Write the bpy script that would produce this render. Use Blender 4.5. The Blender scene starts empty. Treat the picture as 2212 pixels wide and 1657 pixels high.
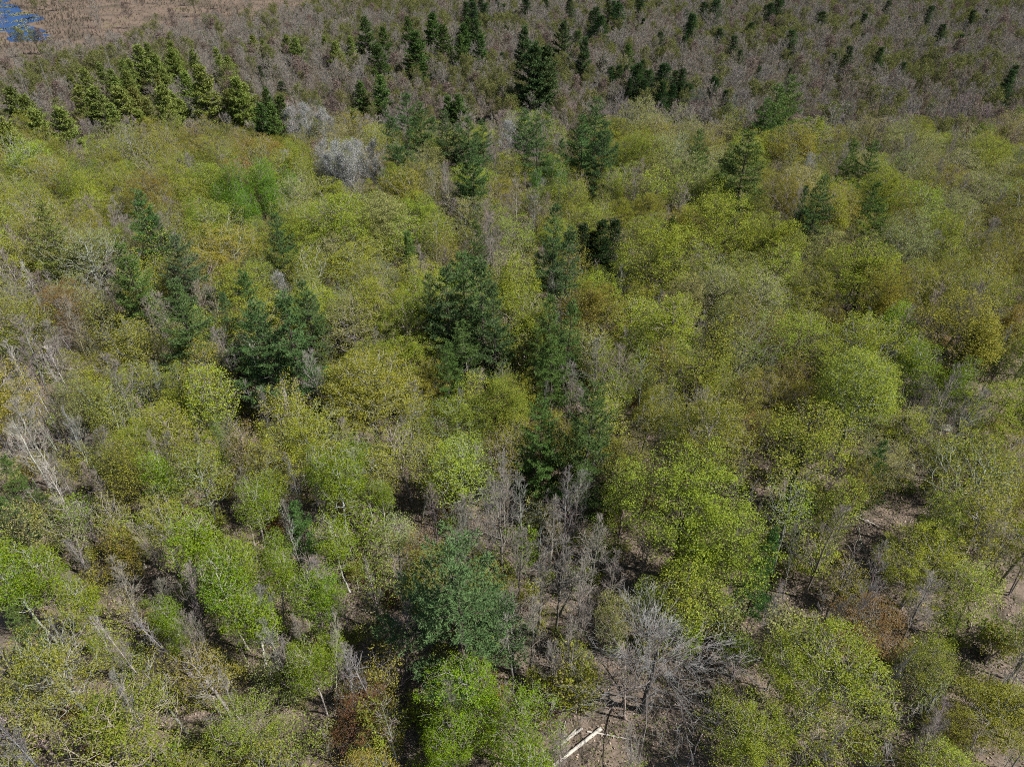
import bpy, math, random
import numpy as np
from mathutils import Vector

# ------------------------------------------------------------------ camera, sky, sun, exposure
SC = bpy.context.scene
COL = SC.collection
PITCH, HFOV, CAM_Z = 36.5, 71.6, 60.0
W, H = 2212.0, 1657.0                       # pixel frame used for all layout notes below

cam_d = bpy.data.cameras.new('camera')
cam_d.sensor_fit = 'HORIZONTAL'
cam_d.angle = math.radians(HFOV)
cam_d.clip_start = 0.5
cam_d.clip_end = 8000
cam = bpy.data.objects.new('camera', cam_d)
cam.location = (0, 0, CAM_Z)
cam.rotation_euler = (math.radians(90 - PITCH), 0, 0)
COL.objects.link(cam)
SC.camera = cam

SUN_EL, SUN_AZ = 50.0, 108.0                # azimuth clockwise from +Y (the way the camera looks)
sx = math.sin(math.radians(SUN_AZ)) * math.cos(math.radians(SUN_EL))
sy = math.cos(math.radians(SUN_AZ)) * math.cos(math.radians(SUN_EL))
sz = math.sin(math.radians(SUN_EL))
world = bpy.data.worlds.new('World')
SC.world = world
world.use_nodes = True
wn = world.node_tree
sky = wn.nodes.new('ShaderNodeTexSky')
sky.sky_type = 'NISHITA'
sky.sun_disc = False
sky.sun_elevation = math.radians(SUN_EL)
sky.sun_rotation = math.radians(SUN_AZ)
bg = wn.nodes['Background']
bg.inputs[1].default_value = 0.053
wn.links.new(sky.outputs[0], bg.inputs[0])

sun_d = bpy.data.lights.new('sun', 'SUN')
sun_d.energy = 5.0
sun_d.angle = math.radians(0.5)
sun_d.color = (1.0, 0.95, 0.87)
sun = bpy.data.objects.new('sun', sun_d)
sun.rotation_euler = Vector((sx, sy, sz)).to_track_quat('Z', 'Y').to_euler()
sun.location = (60, -20, 120)
COL.objects.link(sun)

SC.view_settings.view_transform = 'Standard'
SC.view_settings.look = 'None'
SC.view_settings.exposure = 1.0
SC.view_settings.gamma = 1.0
SC.view_settings.use_curve_mapping = False
SC.render.engine = 'CYCLES'
SC.cycles.filter_width = 1.0
SC.cycles.max_bounces = 3
SC.cycles.diffuse_bounces = 2
SC.cycles.glossy_bounces = 2
SC.cycles.transmission_bounces = 3
SC.cycles.transparent_max_bounces = 4
SC.cycles.use_denoising = False
SC.cycles.caustics_reflective = False
SC.cycles.caustics_refractive = False

# ------------------------------------------------------------------ maths helpers
RNG = np.random.default_rng(11)
rnd = random.Random(5)
FPX = (W / 2) / math.tan(math.radians(HFOV / 2))
CP, SP = math.cos(math.radians(PITCH)), math.sin(math.radians(PITCH))

def smooth(a, b, x):
    t = np.clip((np.asarray(x, float) - a) / (b - a), 0, 1)
    return t * t * (3 - 2 * t)

def terrain(x, y):
    x = np.asarray(x, float); y = np.asarray(y, float)
    z = 0.55 * np.sin(x * 0.043 + 1.3) * np.cos(y * 0.037 + 0.4) + 0.3 * np.sin(x * 0.11 + y * 0.07)
    z = z * (1 - 0.7 * smooth(170, 260, y))
    return z - 3.0 * smooth(135, 190, y)

def ray(u, v):
    x = (u - W / 2) / FPX; yy = -(v - H / 2) / FPX
    d = np.array([x, CP + yy * SP, -SP + yy * CP])
    return d / np.linalg.norm(d)

def at(u, v, h=0.0):
    """ground point of a thing whose top, h metres above the ground, shows at pixel u, v"""
    d = ray(u, v); z = 0.0
    for _ in range(6):
        t = (z + h - CAM_Z) / d[2]
        p = np.array([0, 0, CAM_Z]) + d * t
        z = float(terrain(p[0], p[1]))
    return float(p[0]), float(p[1]), z

def pix(x, y, z):
    dz = z - CAM_Z
    f = y * CP - dz * SP
    up = y * SP + dz * CP
    return W / 2 + FPX * x / f, H / 2 - FPX * up / f

def unit(a):
    return a / np.maximum(np.linalg.norm(a, axis=-1, keepdims=True), 1e-9)

# ------------------------------------------------------------------ materials
def mat(name):
    m = bpy.data.materials.new(name); m.use_nodes = True
    nt = m.node_tree
    for n in list(nt.nodes): nt.nodes.remove(n)
    out = nt.nodes.new('ShaderNodeOutputMaterial')
    return m, nt, out

def N(nt, t, **kw):
    n = nt.nodes.new(t)
    for k, v in kw.items(): setattr(n, k, v)
    return n

def leaf_material(name, trans=0.35, spread=0.35, base=None, hue=0.025, gloss=0.006):
    m, nt, out = mat(name); L = nt.links.new
    info = N(nt, 'ShaderNodeObjectInfo')
    at_ = N(nt, 'ShaderNodeAttribute', attribute_name='tone')
    mr = N(nt, 'ShaderNodeMapRange'); mr.inputs[3].default_value = 1 - spread; mr.inputs[4].default_value = 1 + spread
    L(at_.outputs['Fac'], mr.inputs[0])
    mr2 = N(nt, 'ShaderNodeMapRange'); mr2.inputs[3].default_value = 0.5 - hue; mr2.inputs[4].default_value = 0.5 + hue
    mixr = N(nt, 'ShaderNodeMath', operation='ADD')
    fr = N(nt, 'ShaderNodeMath', operation='FRACT')
    m17 = N(nt, 'ShaderNodeMath', operation='MULTIPLY'); m17.inputs[1].default_value = 17.3
    L(at_.outputs['Fac'], m17.inputs[0]); L(m17.outputs[0], mixr.inputs[0]); L(info.outputs['Random'], mixr.inputs[1])
    L(mixr.outputs[0], fr.inputs[0]); L(fr.outputs[0], mr2.inputs[0])
    hs = N(nt, 'ShaderNodeHueSaturation')
    L(mr.outputs[0], hs.inputs['Value']); L(mr2.outputs[0], hs.inputs['Hue'])
    if base is None: L(info.outputs['Color'], hs.inputs['Color'])
    else: hs.inputs['Color'].default_value = (*base, 1)
    d = N(nt, 'ShaderNodeBsdfDiffuse'); t = N(nt, 'ShaderNodeBsdfTranslucent')
    L(hs.outputs[0], d.inputs[0]); L(hs.outputs[0], t.inputs[0])
    mx = N(nt, 'ShaderNodeMixShader'); mx.inputs[0].default_value = trans
    L(d.outputs[0], mx.inputs[1]); L(t.outputs[0], mx.inputs[2])
    g = N(nt, 'ShaderNodeBsdfGlossy'); g.inputs['Roughness'].default_value = 0.45
    mg = N(nt, 'ShaderNodeMixShader'); mg.inputs[0].default_value = gloss
    L(mx.outputs[0], mg.inputs[1]); L(g.outputs[0], mg.inputs[2]); L(mg.outputs[0], out.inputs[0])
    return m

def bark_material(name, base=None, streak=0.45, birch=False):
    m, nt, out = mat(name); L = nt.links.new
    info = N(nt, 'ShaderNodeObjectInfo'); tc = N(nt, 'ShaderNodeTexCoord')
    mp = N(nt, 'ShaderNodeMapping'); L(tc.outputs['Object'], mp.inputs[0])
    mp.inputs['Scale'].default_value = (3, 3, 9) if birch else (9, 9, 1.6)
    nz = N(nt, 'ShaderNodeTexNoise'); nz.inputs['Scale'].default_value = 1.0; nz.inputs['Detail'].default_value = 4
    L(mp.outputs[0], nz.inputs['Vector'])
    mr = N(nt, 'ShaderNodeMapRange')
    if birch:
        mr.inputs[1].default_value = 0.30; mr.inputs[2].default_value = 0.42
        mr.inputs[3].default_value = 0.22; mr.inputs[4].default_value = 1.0
    else:
        mr.inputs[1].default_value = 0.3; mr.inputs[2].default_value = 0.7
        mr.inputs[3].default_value = 1 - streak; mr.inputs[4].default_value = 1 + streak
    L(nz.outputs[0], mr.inputs[0])
    hs = N(nt, 'ShaderNodeHueSaturation'); L(mr.outputs[0], hs.inputs['Value'])
    if base is None: L(info.outputs['Color'], hs.inputs['Color'])
    else:
        hs.inputs['Color'].default_value = (*base, 1)
        mh = N(nt, 'ShaderNodeMapRange'); mh.inputs[3].default_value = 0.75; mh.inputs[4].default_value = 1.25
        L(info.outputs['Random'], mh.inputs[0]); L(mh.outputs[0], hs.inputs['Saturation'])
    b = N(nt, 'ShaderNodeBsdfDiffuse'); L(hs.outputs[0], b.inputs[0])
    bp = N(nt, 'ShaderNodeBump'); bp.inputs['Strength'].default_value = 0.5; bp.inputs['Distance'].default_value = 0.03
    L(nz.outputs[0], bp.inputs['Height']); L(bp.outputs[0], b.inputs['Normal'])
    L(b.outputs[0], out.inputs[0])
    return m

M_LEAF = leaf_material('spring_leaf', 0.38, 0.22)
M_NEEDLE = leaf_material('conifer_needle', 0.18, 0.35, hue=0.015)
M_BARK = bark_material('bark')
M_BIRCH = bark_material('birch_bark', birch=True)

def ramp_material(name, stops, scale, detail=6, rough=0.6, mids=None, bump=0.4):
    """colour from layered noise over the ground, in metres"""
    m, nt, out = mat(name); L = nt.links.new
    geo = N(nt, 'ShaderNodeNewGeometry')
    a = N(nt, 'ShaderNodeTexNoise'); a.inputs['Scale'].default_value = scale; a.inputs['Detail'].default_value = detail; a.inputs['Roughness'].default_value = rough
    L(geo.outputs['Position'], a.inputs['Vector'])
    cr = N(nt, 'ShaderNodeValToRGB')
    el = cr.color_ramp.elements
    while len(el) < len(stops): el.new(0.5)
    for e, (p, c) in zip(el, stops): e.position = p; e.color = (*c, 1)
    L(a.outputs[0], cr.inputs[0])
    f = N(nt, 'ShaderNodeTexNoise'); f.inputs['Scale'].default_value = 5.0; f.inputs['Detail'].default_value = 5; f.inputs['Roughness'].default_value = 0.75
    L(geo.outputs['Position'], f.inputs['Vector'])
    mr = N(nt, 'ShaderNodeMapRange'); mr.inputs[1].default_value = 0.3; mr.inputs[2].default_value = 0.7; mr.inputs[3].default_value = 0.55; mr.inputs[4].default_value = 1.4
    L(f.outputs[0], mr.inputs[0])
    hs = N(nt, 'ShaderNodeHueSaturation'); L(cr.outputs[0], hs.inputs['Color']); L(mr.outputs[0], hs.inputs['Value'])
    b = N(nt, 'ShaderNodeBsdfDiffuse'); L(hs.outputs[0], b.inputs[0])
    bp = N(nt, 'ShaderNodeBump'); bp.inputs['Strength'].default_value = bump; bp.inputs['Distance'].default_value = 0.15
    L(f.outputs[0], bp.inputs['Height']); L(bp.outputs[0], b.inputs['Normal'])
    L(b.outputs[0], out.inputs[0])
    return m

M_FLOOR = ramp_material('leaf_litter_floor', [(0.30, (0.045, 0.038, 0.029)), (0.45, (0.100, 0.083, 0.066)), (0.57, (0.150, 0.118, 0.096)), (0.70, (0.075, 0.072, 0.04))], 0.45)
M_SWAMP = ramp_material('swamp_floor', [(0.32, (0.045, 0.04, 0.026)), (0.5, (0.085, 0.072, 0.05)), (0.66, (0.06, 0.065, 0.028))], 0.12)
M_MARSH = ramp_material('marsh_sedge', [(0.30, (0.062, 0.055, 0.038)), (0.45, (0.095, 0.078, 0.062)), (0.56, (0.14, 0.106, 0.085)), (0.70, (0.095, 0.092, 0.045))], 0.055, detail=8, rough=0.7)
M_MOSS = ramp_material('pond_edge_mat', [(0.3, (0.07, 0.075, 0.035)), (0.5, (0.15, 0.15, 0.065)), (0.7, (0.12, 0.10, 0.06))], 0.3)
M_ROCK = ramp_material('rock', [(0.3, (0.18, 0.17, 0.155)), (0.7, (0.38, 0.36, 0.33))], 1.5)

m, nt, out = mat('pond_water')
b = N(nt, 'ShaderNodeBsdfPrincipled'); b.inputs['Base Color'].default_value = (0.008, 0.038, 0.13, 1)
b.inputs['Roughness'].default_value = 0.35; b.inputs['IOR'].default_value = 1.33
nz = N(nt, 'ShaderNodeTexNoise'); nz.inputs['Scale'].default_value = 2.0
geo = N(nt, 'ShaderNodeNewGeometry'); nt.links.new(geo.outputs['Position'], nz.inputs['Vector'])
bp = N(nt, 'ShaderNodeBump'); bp.inputs['Strength'].default_value = 0.6; bp.inputs['Distance'].default_value = 0.1
nt.links.new(nz.outputs[0], bp.inputs['Height']); nt.links.new(bp.outputs[0], b.inputs['Normal']); nt.links.new(b.outputs[0], out.inputs[0])
M_WATER = m

# ------------------------------------------------------------------ mesh helpers
def mk_mesh(name, groups, material, smooth_shade=False):
    """groups: list of (verts[n,3], faces[k,3|4], tone[n] or None)"""
    vs, fl, ft, tn, off = [], [], [], [], 0
    for g in groups:
        v, f = np.asarray(g[0], np.float32), np.asarray(g[1], np.int32)
        if len(v) == 0: continue
        vs.append(v); fl.append((f + off).ravel()); ft.append(np.full(len(f), f.shape[1], np.int32))
        tn.append(np.asarray(g[2], np.float32) if len(g) > 2 and g[2] is not None else np.full(len(v), 0.5, np.float32))
        off += len(v)
    me = bpy.data.meshes.new(name)
    if not vs: return me
    vs = np.concatenate(vs); fl = np.concatenate(fl); ft = np.concatenate(ft); tn = np.concatenate(tn)
    me.vertices.add(len(vs)); me.vertices.foreach_set('co', vs.ravel())
    me.loops.add(len(fl)); me.loops.foreach_set('vertex_index', fl)
    me.polygons.add(len(ft))
    st = np.zeros(len(ft), np.int32); st[1:] = np.cumsum(ft)[:-1]
    me.polygons.foreach_set('loop_start', st)
    a = me.attributes.new('tone', 'FLOAT', 'POINT'); a.data.foreach_set('value', tn)
    if smooth_shade: me.polygons.foreach_set('use_smooth', np.ones(len(ft), bool))
    me.materials.append(material)
    me.update(calc_edges=True)
    return me

def tubes(P0, P1, R0, R1, n):
    P0, P1 = np.asarray(P0, float).reshape(-1, 3), np.asarray(P1, float).reshape(-1, 3)
    k = len(P0)
    if k == 0: return np.zeros((0, 3)), np.zeros((0, 4), int), np.zeros(0)
    d = unit(P1 - P0)
    ref = np.where(np.abs(d[:, 2:3]) > 0.9, np.array([[1.0, 0, 0]]), np.array([[0, 0, 1.0]]))
    a = unit(np.cross(d, ref)); b_ = np.cross(d, a)
    ang = np.arange(n) * 2 * math.pi / n
    ring = a[:, None, :] * np.cos(ang)[None, :, None] + b_[:, None, :] * np.sin(ang)[None, :, None]
    v0 = P0[:, None, :] + ring * np.asarray(R0)[:, None, None]
    v1 = P1[:, None, :] + ring * np.asarray(R1)[:, None, None]
    V = np.concatenate([v0, v1], 1).reshape(-1, 3)
    i = np.arange(n); j = (i + 1) % n
    F = np.stack([i, j, j + n, i + n], 1)[None] + (np.arange(k) * 2 * n)[:, None, None]
    return V, F.reshape(-1, 4), np.full(len(V), 0.5)

def leaves(C, size, rng, up=0.5, out=None, aspect=0.75):
    k = len(C)
    nrm = unit(rng.normal(size=(k, 3)) + np.array([0, 0, up]) + (0 if out is None else out))
    t = unit(np.cross(nrm, rng.normal(size=(k, 3)))); b_ = np.cross(nrm, t)
    s = (size * rng.uniform(0.65, 1.35, k))[:, None]
    V = np.stack([C - t * s * 0.5, C + b_ * s * 0.5 * aspect, C + t * s * 0.55, C - b_ * s * 0.5 * aspect], 1).reshape(-1, 3)
    F = (np.arange(4)[None] + 4 * np.arange(k)[:, None])
    return V, F, np.repeat(rng.random(k), 4)

def blades(C, D, length, width, rng, per):
    """needle tufts: per thin blades round direction D at each point C"""
    k = len(C)
    C = np.repeat(C, per, 0); D = np.repeat(D, per, 0)
    d = unit(D + rng.normal(size=C.shape) * 0.75 + np.array([0, 0, 0.25]))
    w = unit(np.cross(d, rng.normal(size=C.shape) * 0.55 + np.array([0, 0, 1.0])))
    l = (length * rng.uniform(0.6, 1.3, len(C)))[:, None]
    V = np.stack([C - w * width * 0.5, C + w * width * 0.5, C + d * l + w * width * 0.25, C + d * l - w * width * 0.25], 1).reshape(-1, 3)
    F = np.arange(4)[None] + 4 * np.arange(len(C))[:, None]
    tone = np.repeat(np.repeat(rng.random(k), per) * 0.6 + rng.random(len(C)) * 0.4, 4)
    return V, F, tone

def span_tree(trunk, pts, bf, z_min):
    """greedy spanning tree from trunk nodes through pts (short links, short way to the root)"""
    nt_ = len(trunk); n = nt_ + len(pts)
    pos = np.concatenate([trunk, pts]); par = np.full(n, -1); plen = np.zeros(n)
    for i in range(1, nt_):
        par[i] = i - 1; plen[i] = plen[i - 1] + np.linalg.norm(trunk[i] - trunk[i - 1])
    best = np.full(len(pts), np.inf); bp_ = np.zeros(len(pts), int)
    def upd(j):
        d = pts - pos[j]; dist = np.linalg.norm(d, axis=1)
        c = dist + bf * (plen[j] + dist) + np.where(d[:, 2] < 0, -d[:, 2] * 0.35, 0)
        mk = c < best; best[mk] = c[mk]; bp_[mk] = j
    for j in range(nt_):
        if trunk[j][2] >= z_min: upd(j)
    order = []
    done = np.zeros(len(pts), bool)
    for _ in range(len(pts)):
        cc = np.where(done, np.inf, best); i = int(np.argmin(cc)); done[i] = True
        j = nt_ + i; par[j] = bp_[i]; plen[j] = plen[par[j]] + np.linalg.norm(pos[j] - pos[par[j]])
        order.append(j); upd(j)
    return pos, par, order

def skeleton(rng, h, rad, base, npts, bf=0.6, fill=0.45, flat=0.75, lean=0.3, spread_r=1.0, tip=0.009, expo=0.43, dome=0.75, top=0.80, lobes=6, fork=None):
    """trunk line + branch nodes in an uneven domed crown; returns dict"""
    zt = np.linspace(0, h * top, 14)
    wob = np.cumsum(rng.normal(0, 0.05, (14, 2)), 0) * (h / 14) + np.outer(zt / h, rng.normal(0, lean, 2))
    wob -= wob[0]
    trunk = np.column_stack([wob, zt])
    cz = base + (h - base) * 0.42
    ctr = np.array([np.interp(cz, zt, wob[:, 0]), np.interp(cz, zt, wob[:, 1]), cz])
    # uneven outline: a few lobes of different reach
    ld = unit(rng.normal(size=(lobes, 3)) * np.array([1, 1, 0.7]) + np.array([0, 0, 0.25])); lw = rng.uniform(-0.38, 0.42, lobes)
    pts = []
    while len(pts) < npts:
        q = unit(rng.normal(size=(npts, 3))) * (rng.random((npts, 1)) ** fill)
        q = q[rng.random(len(q)) < np.where(q[:, 2] < -0.1, 0.45, 1.0)]
        dirs = unit(q)
        reach = 1 + (np.maximum(dirs @ ld.T, 0) ** 4 * lw).sum(1)
        q = q * reach[:, None]
        zz = np.where(q[:, 2] > 0, (h - cz), (cz - base))
        p = ctr + q * np.column_stack([np.full(len(q), rad), np.full(len(q), rad), zz])
        pts.extend(p[:npts - len(pts)])
    pts = np.array(pts)
    pos, par, order = span_tree(trunk, pts, bf, base * 0.75)
    n = len(pos); nt_ = 14
    nd = np.zeros(n); kids = np.zeros(n, int)
    for j in reversed(order):
        nd[j] += 1; nd[par[j]] += nd[j]; kids[par[j]] += 1
    for i in range(nt_ - 1, 0, -1): nd[i - 1] += nd[i] + 1
    r = tip * np.maximum(nd, 1) ** expo
    for _ in range(2):                       # ease the kinks
        acc = np.zeros((n, 3)); cnt = np.zeros(n)
        for j in order: acc[par[j]] += pos[j]; cnt[par[j]] += 1
        for j in order:
            if cnt[j] > 0: pos[j] = 0.55 * pos[j] + 0.2 * pos[par[j]] + 0.25 * acc[j] / cnt[j]
    limb = np.full(n, -1)
    roots = [j for j in order if par[j] < nt_]
    for j in order: limb[j] = j if par[j] < nt_ else limb[par[j]]
    tips = np.array([j for j in order if kids[j] == 0])
    return dict(pos=pos, par=par, r=r, order=np.array(order), tips=tips, limb=limb, nd=nd, nt=nt_, kids=kids, roots=roots, ctr=ctr)

def trunk_tube(sk, flare=1.35, n=8):
    p = sk['pos'][:sk['nt']]; r = sk['r'][:sk['nt']].copy()
    r[0] *= flare
    r = np.maximum(r, 0.02)
    return [tubes(p[:-1], p[1:], r[:-1], r[1:], n)]

def seg_groups(sk, idx, minr=0.0):
    out_ = []
    if len(idx) == 0: return out_
    r = np.maximum(sk['r'][idx], minr); p = sk['par'][idx]
    rp = np.minimum(np.maximum(sk['r'][p], minr), r * 1.5)
    for lo, hi, n in ((0.07, 9, 6), (0.025, 0.07, 4), (0, 0.025, 3)):
        mk = (r >= lo) & (r < hi)
        if mk.any(): out_.append(tubes(sk['pos'][p[mk]], sk['pos'][idx[mk]], rp[mk], r[mk] * 0.95, n))
    return out_

def tree_parts(sk, crown_groups, crown_mat, bark_mat, limb_min=40, minr=0.0, twig_r=None, max_limbs=9):
    """[(part name, mesh, parent index or None, 'bark'|'leaf')] with limbs split off the trunk"""
    order, limb = sk['order'], sk['limb']
    big = sorted([j for j in sk['roots'] if sk['nd'][j] >= limb_min], key=lambda j: -sk['nd'][j])[:max_limbs]
    bigset = set(big)
    wood = order if twig_r is None else order[sk['r'][order] >= twig_r]
    rest = np.array([j for j in wood if limb[j] not in bigset], int)
    parts = [('trunk', mk_mesh('trunk', trunk_tube(sk) + seg_groups(sk, rest, minr), bark_mat, True), None, 'bark')]
    for b_ in big:
        ids = np.array([j for j in wood if limb[j] == b_], int)
        if len(ids): parts.append(('limb', mk_mesh('limb', seg_groups(sk, ids, minr), bark_mat, True), 0, 'bark'))
    if twig_r is not None:
        tw = order[sk['r'][order] < twig_r]
        crown_groups = seg_groups(sk, tw, minr) + crown_groups
    parts.append(('crown', mk_mesh('crown', crown_groups, crown_mat), None, 'leaf'))
    return parts

def twigs(sk, rng, per, length, rad, up=0.4):
    t = sk['tips']; P = np.repeat(sk['pos'][t], per, 0)
    D = np.repeat(unit(sk['pos'][t] - sk['pos'][sk['par'][t]]), per, 0)
    d = unit(D + rng.normal(size=P.shape) * 0.55 + np.array([0, 0, up]))
    l = (length * rng.uniform(0.5, 1.3, len(P)))[:, None]
    return [tubes(P, P + d * l, np.full(len(P), rad), np.full(len(P), rad * 0.5), 3)]

# ------------------------------------------------------------------ tree prototypes
def broadleaf(seed, h, rad, base, npts, per, size, sigma, **kw):
    rng = np.random.default_rng(seed)
    sk = skeleton(rng, h, rad, base, npts, **kw)
    t = sk['order'][sk['r'][sk['order']] < 0.03]
    # leaf density differs between boughs, so the crown gets thin and full places
    lob = np.array([rng.uniform(0.4, 1.5) for _ in range(len(sk['pos']))])[sk['limb'][t]]
    pp = sk['pos'][t] * 1.15 + rng.uniform(0, 9, 3)
    lob = lob * np.clip(1.0 + 0.8 * np.sin(pp[:, 0] + 1.3 * np.sin(pp[:, 1])) * np.cos(pp[:, 1] * .9 + pp[:, 2]), 0.3, 2)
    hold = rng.random(len(t)) < 0.42             # leaves sit in clumps at some twig ends, others stay open
    cnt = rng.poisson(per * lob * np.where(hold, 2.05, 0.22))
    C = np.repeat(sk['pos'][t], cnt, 0)
    C = C + rng.normal(size=C.shape) * sigma * np.array([1.1, 1.1, 0.75])
    o = unit(C - sk['ctr']) * 0.45
    g = [leaves(C, size, rng, 0.55, o)]
    return tree_parts(sk, g, M_LEAF, M_BARK, limb_min=npts // 16)

def slim(seed, h, rad, base, npts, per, size, sigma, bark=None, **kw):
    rng = np.random.default_rng(seed)
    sk = skeleton(rng, h, rad, base, npts, **kw)
    t = sk['order'][sk['r'][sk['order']] < 0.03]
    C = np.repeat(sk['pos'][t], rng.poisson(per * np.where(rng.random(len(t)) < .45, 2.0, .2)), 0)
    C = C + rng.normal(size=C.shape) * sigma
    return tree_parts(sk, [leaves(C, size, rng, 0.4, unit(C - sk['ctr']) * 0.4)], M_LEAF, bark or M_BARK, limb_min=npts // 10, max_limbs=6)

def bare(seed, h, rad, n1, n2, n3, twig=0.012, limbs=True, bud=0, bsize=.11, ang=(0.45, 0.85), z0=0.28, droop=0.0, trunk_top=0.97, r0=None, lift=0.35, lean=0.4, thin=1.0):
    """leafless tree: straight trunk, ascending limbs, side branches and fine twigs, each a tapering chain"""
    rng = np.random.default_rng(seed)
    zt = np.linspace(0, h * trunk_top, 12)
    wob = np.cumsum(rng.normal(0, 0.035, (12, 2)), 0) * h / 12 + np.outer(zt / h, rng.normal(0, lean, 2)); wob -= wob[0]
    tr = np.column_stack([wob, zt]); r0 = r0 or 0.0105 * h
    rt = np.maximum(r0 * (1 - zt / (h * trunk_top * 1.02)) ** 0.8, twig); rt[0] *= 1.35
    def chain(o, d, L, ra, n, up, dr=0.0, wig=0.10):
        p = [o]; r = [ra]
        for i in range(n):
            d = unit(d + rng.normal(0, wig, 3) + np.array([0, 0, up / n - dr * (i + 1) / n]))
            p.append(p[-1] + d * L / n); r.append(max(ra * (1 - (i + 1) / n) ** 0.8, twig * 0.7))
        return np.array(p), np.array(r)
    def segs(P_, r_): return list(zip(P_[:-1], P_[1:], r_[:-1], r_[1:]))
    def grp(sg):
        out_ = []
        if not sg: return out_
        A = np.array([q[0] for q in sg]); B = np.array([q[1] for q in sg]); ra = np.array([q[2] for q in sg]); rb = np.array([q[3] for q in sg])
        for lo, hi, n in ((0.06, 9, 6), (0.025, 0.06, 4), (0, 0.025, 3)):
            mk = (ra >= lo) & (ra < hi)
            if mk.any(): out_.append(tubes(A[mk], B[mk], ra[mk], rb[mk], n))
        return out_
    limbs_, fine, tips = [], [], []
    a = rng.uniform(0, 6.28)
    for k in range(n1):
        f = z0 + (0.96 - z0) * (k + rng.uniform(0, .8)) / n1; z = f * h * trunk_top
        o = np.array([np.interp(z, zt, wob[:, 0]), np.interp(z, zt, wob[:, 1]), z]); a += 2.4 + rng.normal(0, .35)
        el = rng.uniform(*ang) * (1 - 0.35 * (f - z0)); d = np.array([math.cos(a) * math.sin(el), math.sin(a) * math.sin(el), math.cos(el)])
        L = max(rad * 1.25 * (1 - f) ** 0.55 * rng.uniform(.7, 1.25), 0.5)
        rl = float(np.interp(z, zt, rt)) * rng.uniform(.4, .62) * thin
        P1, R1 = chain(o, d, L, max(rl, twig * 1.6), 6, lift, droop)
        sg = segs(P1, R1)
        for j in range(n2):
            u = .18 + .8 * (j + rng.random()) / n2; q = np.array([np.interp(u * 6, range(7), P1[:, m]) for m in range(3)]); i = min(int(u * 6), 5)
            dd = unit(unit(P1[i + 1] - P1[i]) + rng.normal(0, .5, 3) + np.array([0, 0, .12 - droop * .35])); l2 = L * (.22 + .4 * (1 - u)) * rng.uniform(.6, 1.2) + .25
            P2, R2 = chain(q, dd, l2, max(float(np.interp(u * 6, range(7), R1)) * .55 * thin, twig * 1.15), 3, lift * .6, droop * .7)
            sg += segs(P2, R2)
            for t in range(n3):
                w = .2 + .8 * (t + rng.random()) / n3; q2 = np.array([np.interp(w * 3, range(4), P2[:, m]) for m in range(3)]); i2 = min(int(w * 3), 2)
                d3 = unit(unit(P2[i2 + 1] - P2[i2]) + rng.normal(0, .45, 3)); l3 = rng.uniform(.3, .9) * (.4 + .25 * l2)
                fine.append((q2, q2 + d3 * l3, twig, twig * .5)); tips.append(q2 + d3 * l3 * rng.uniform(.4, 1))
        limbs_.append(sg)
    order = sorted(range(n1), key=lambda i: -len(limbs_[i]) - limbs_[i][0][2] * 100)
    keep = set(order[:8]) if limbs else set()
    tg = [tubes(tr[:-1], tr[1:], rt[:-1], rt[1:], 8 if limbs else 5)] + grp([q for i in range(n1) if i not in keep for q in limbs_[i]])
    parts = [('trunk', mk_mesh('trunk', tg, M_BARK, True), None, 'bark')]
    for i in sorted(keep): parts.append(('limb', mk_mesh('limb', grp(limbs_[i]), M_BARK, True), 0, 'bark'))
    cg = grp(fine)
    if bud:
        C = np.repeat(np.array(tips), bud, 0); C = C + rng.normal(size=C.shape) * 0.22
        cg = cg + [leaves(C, bsize, rng)]
    parts.append(('crown', mk_mesh('crown', cg, M_LEAF if bud else M_BARK), None, 'leaf'))
    return parts

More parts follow.
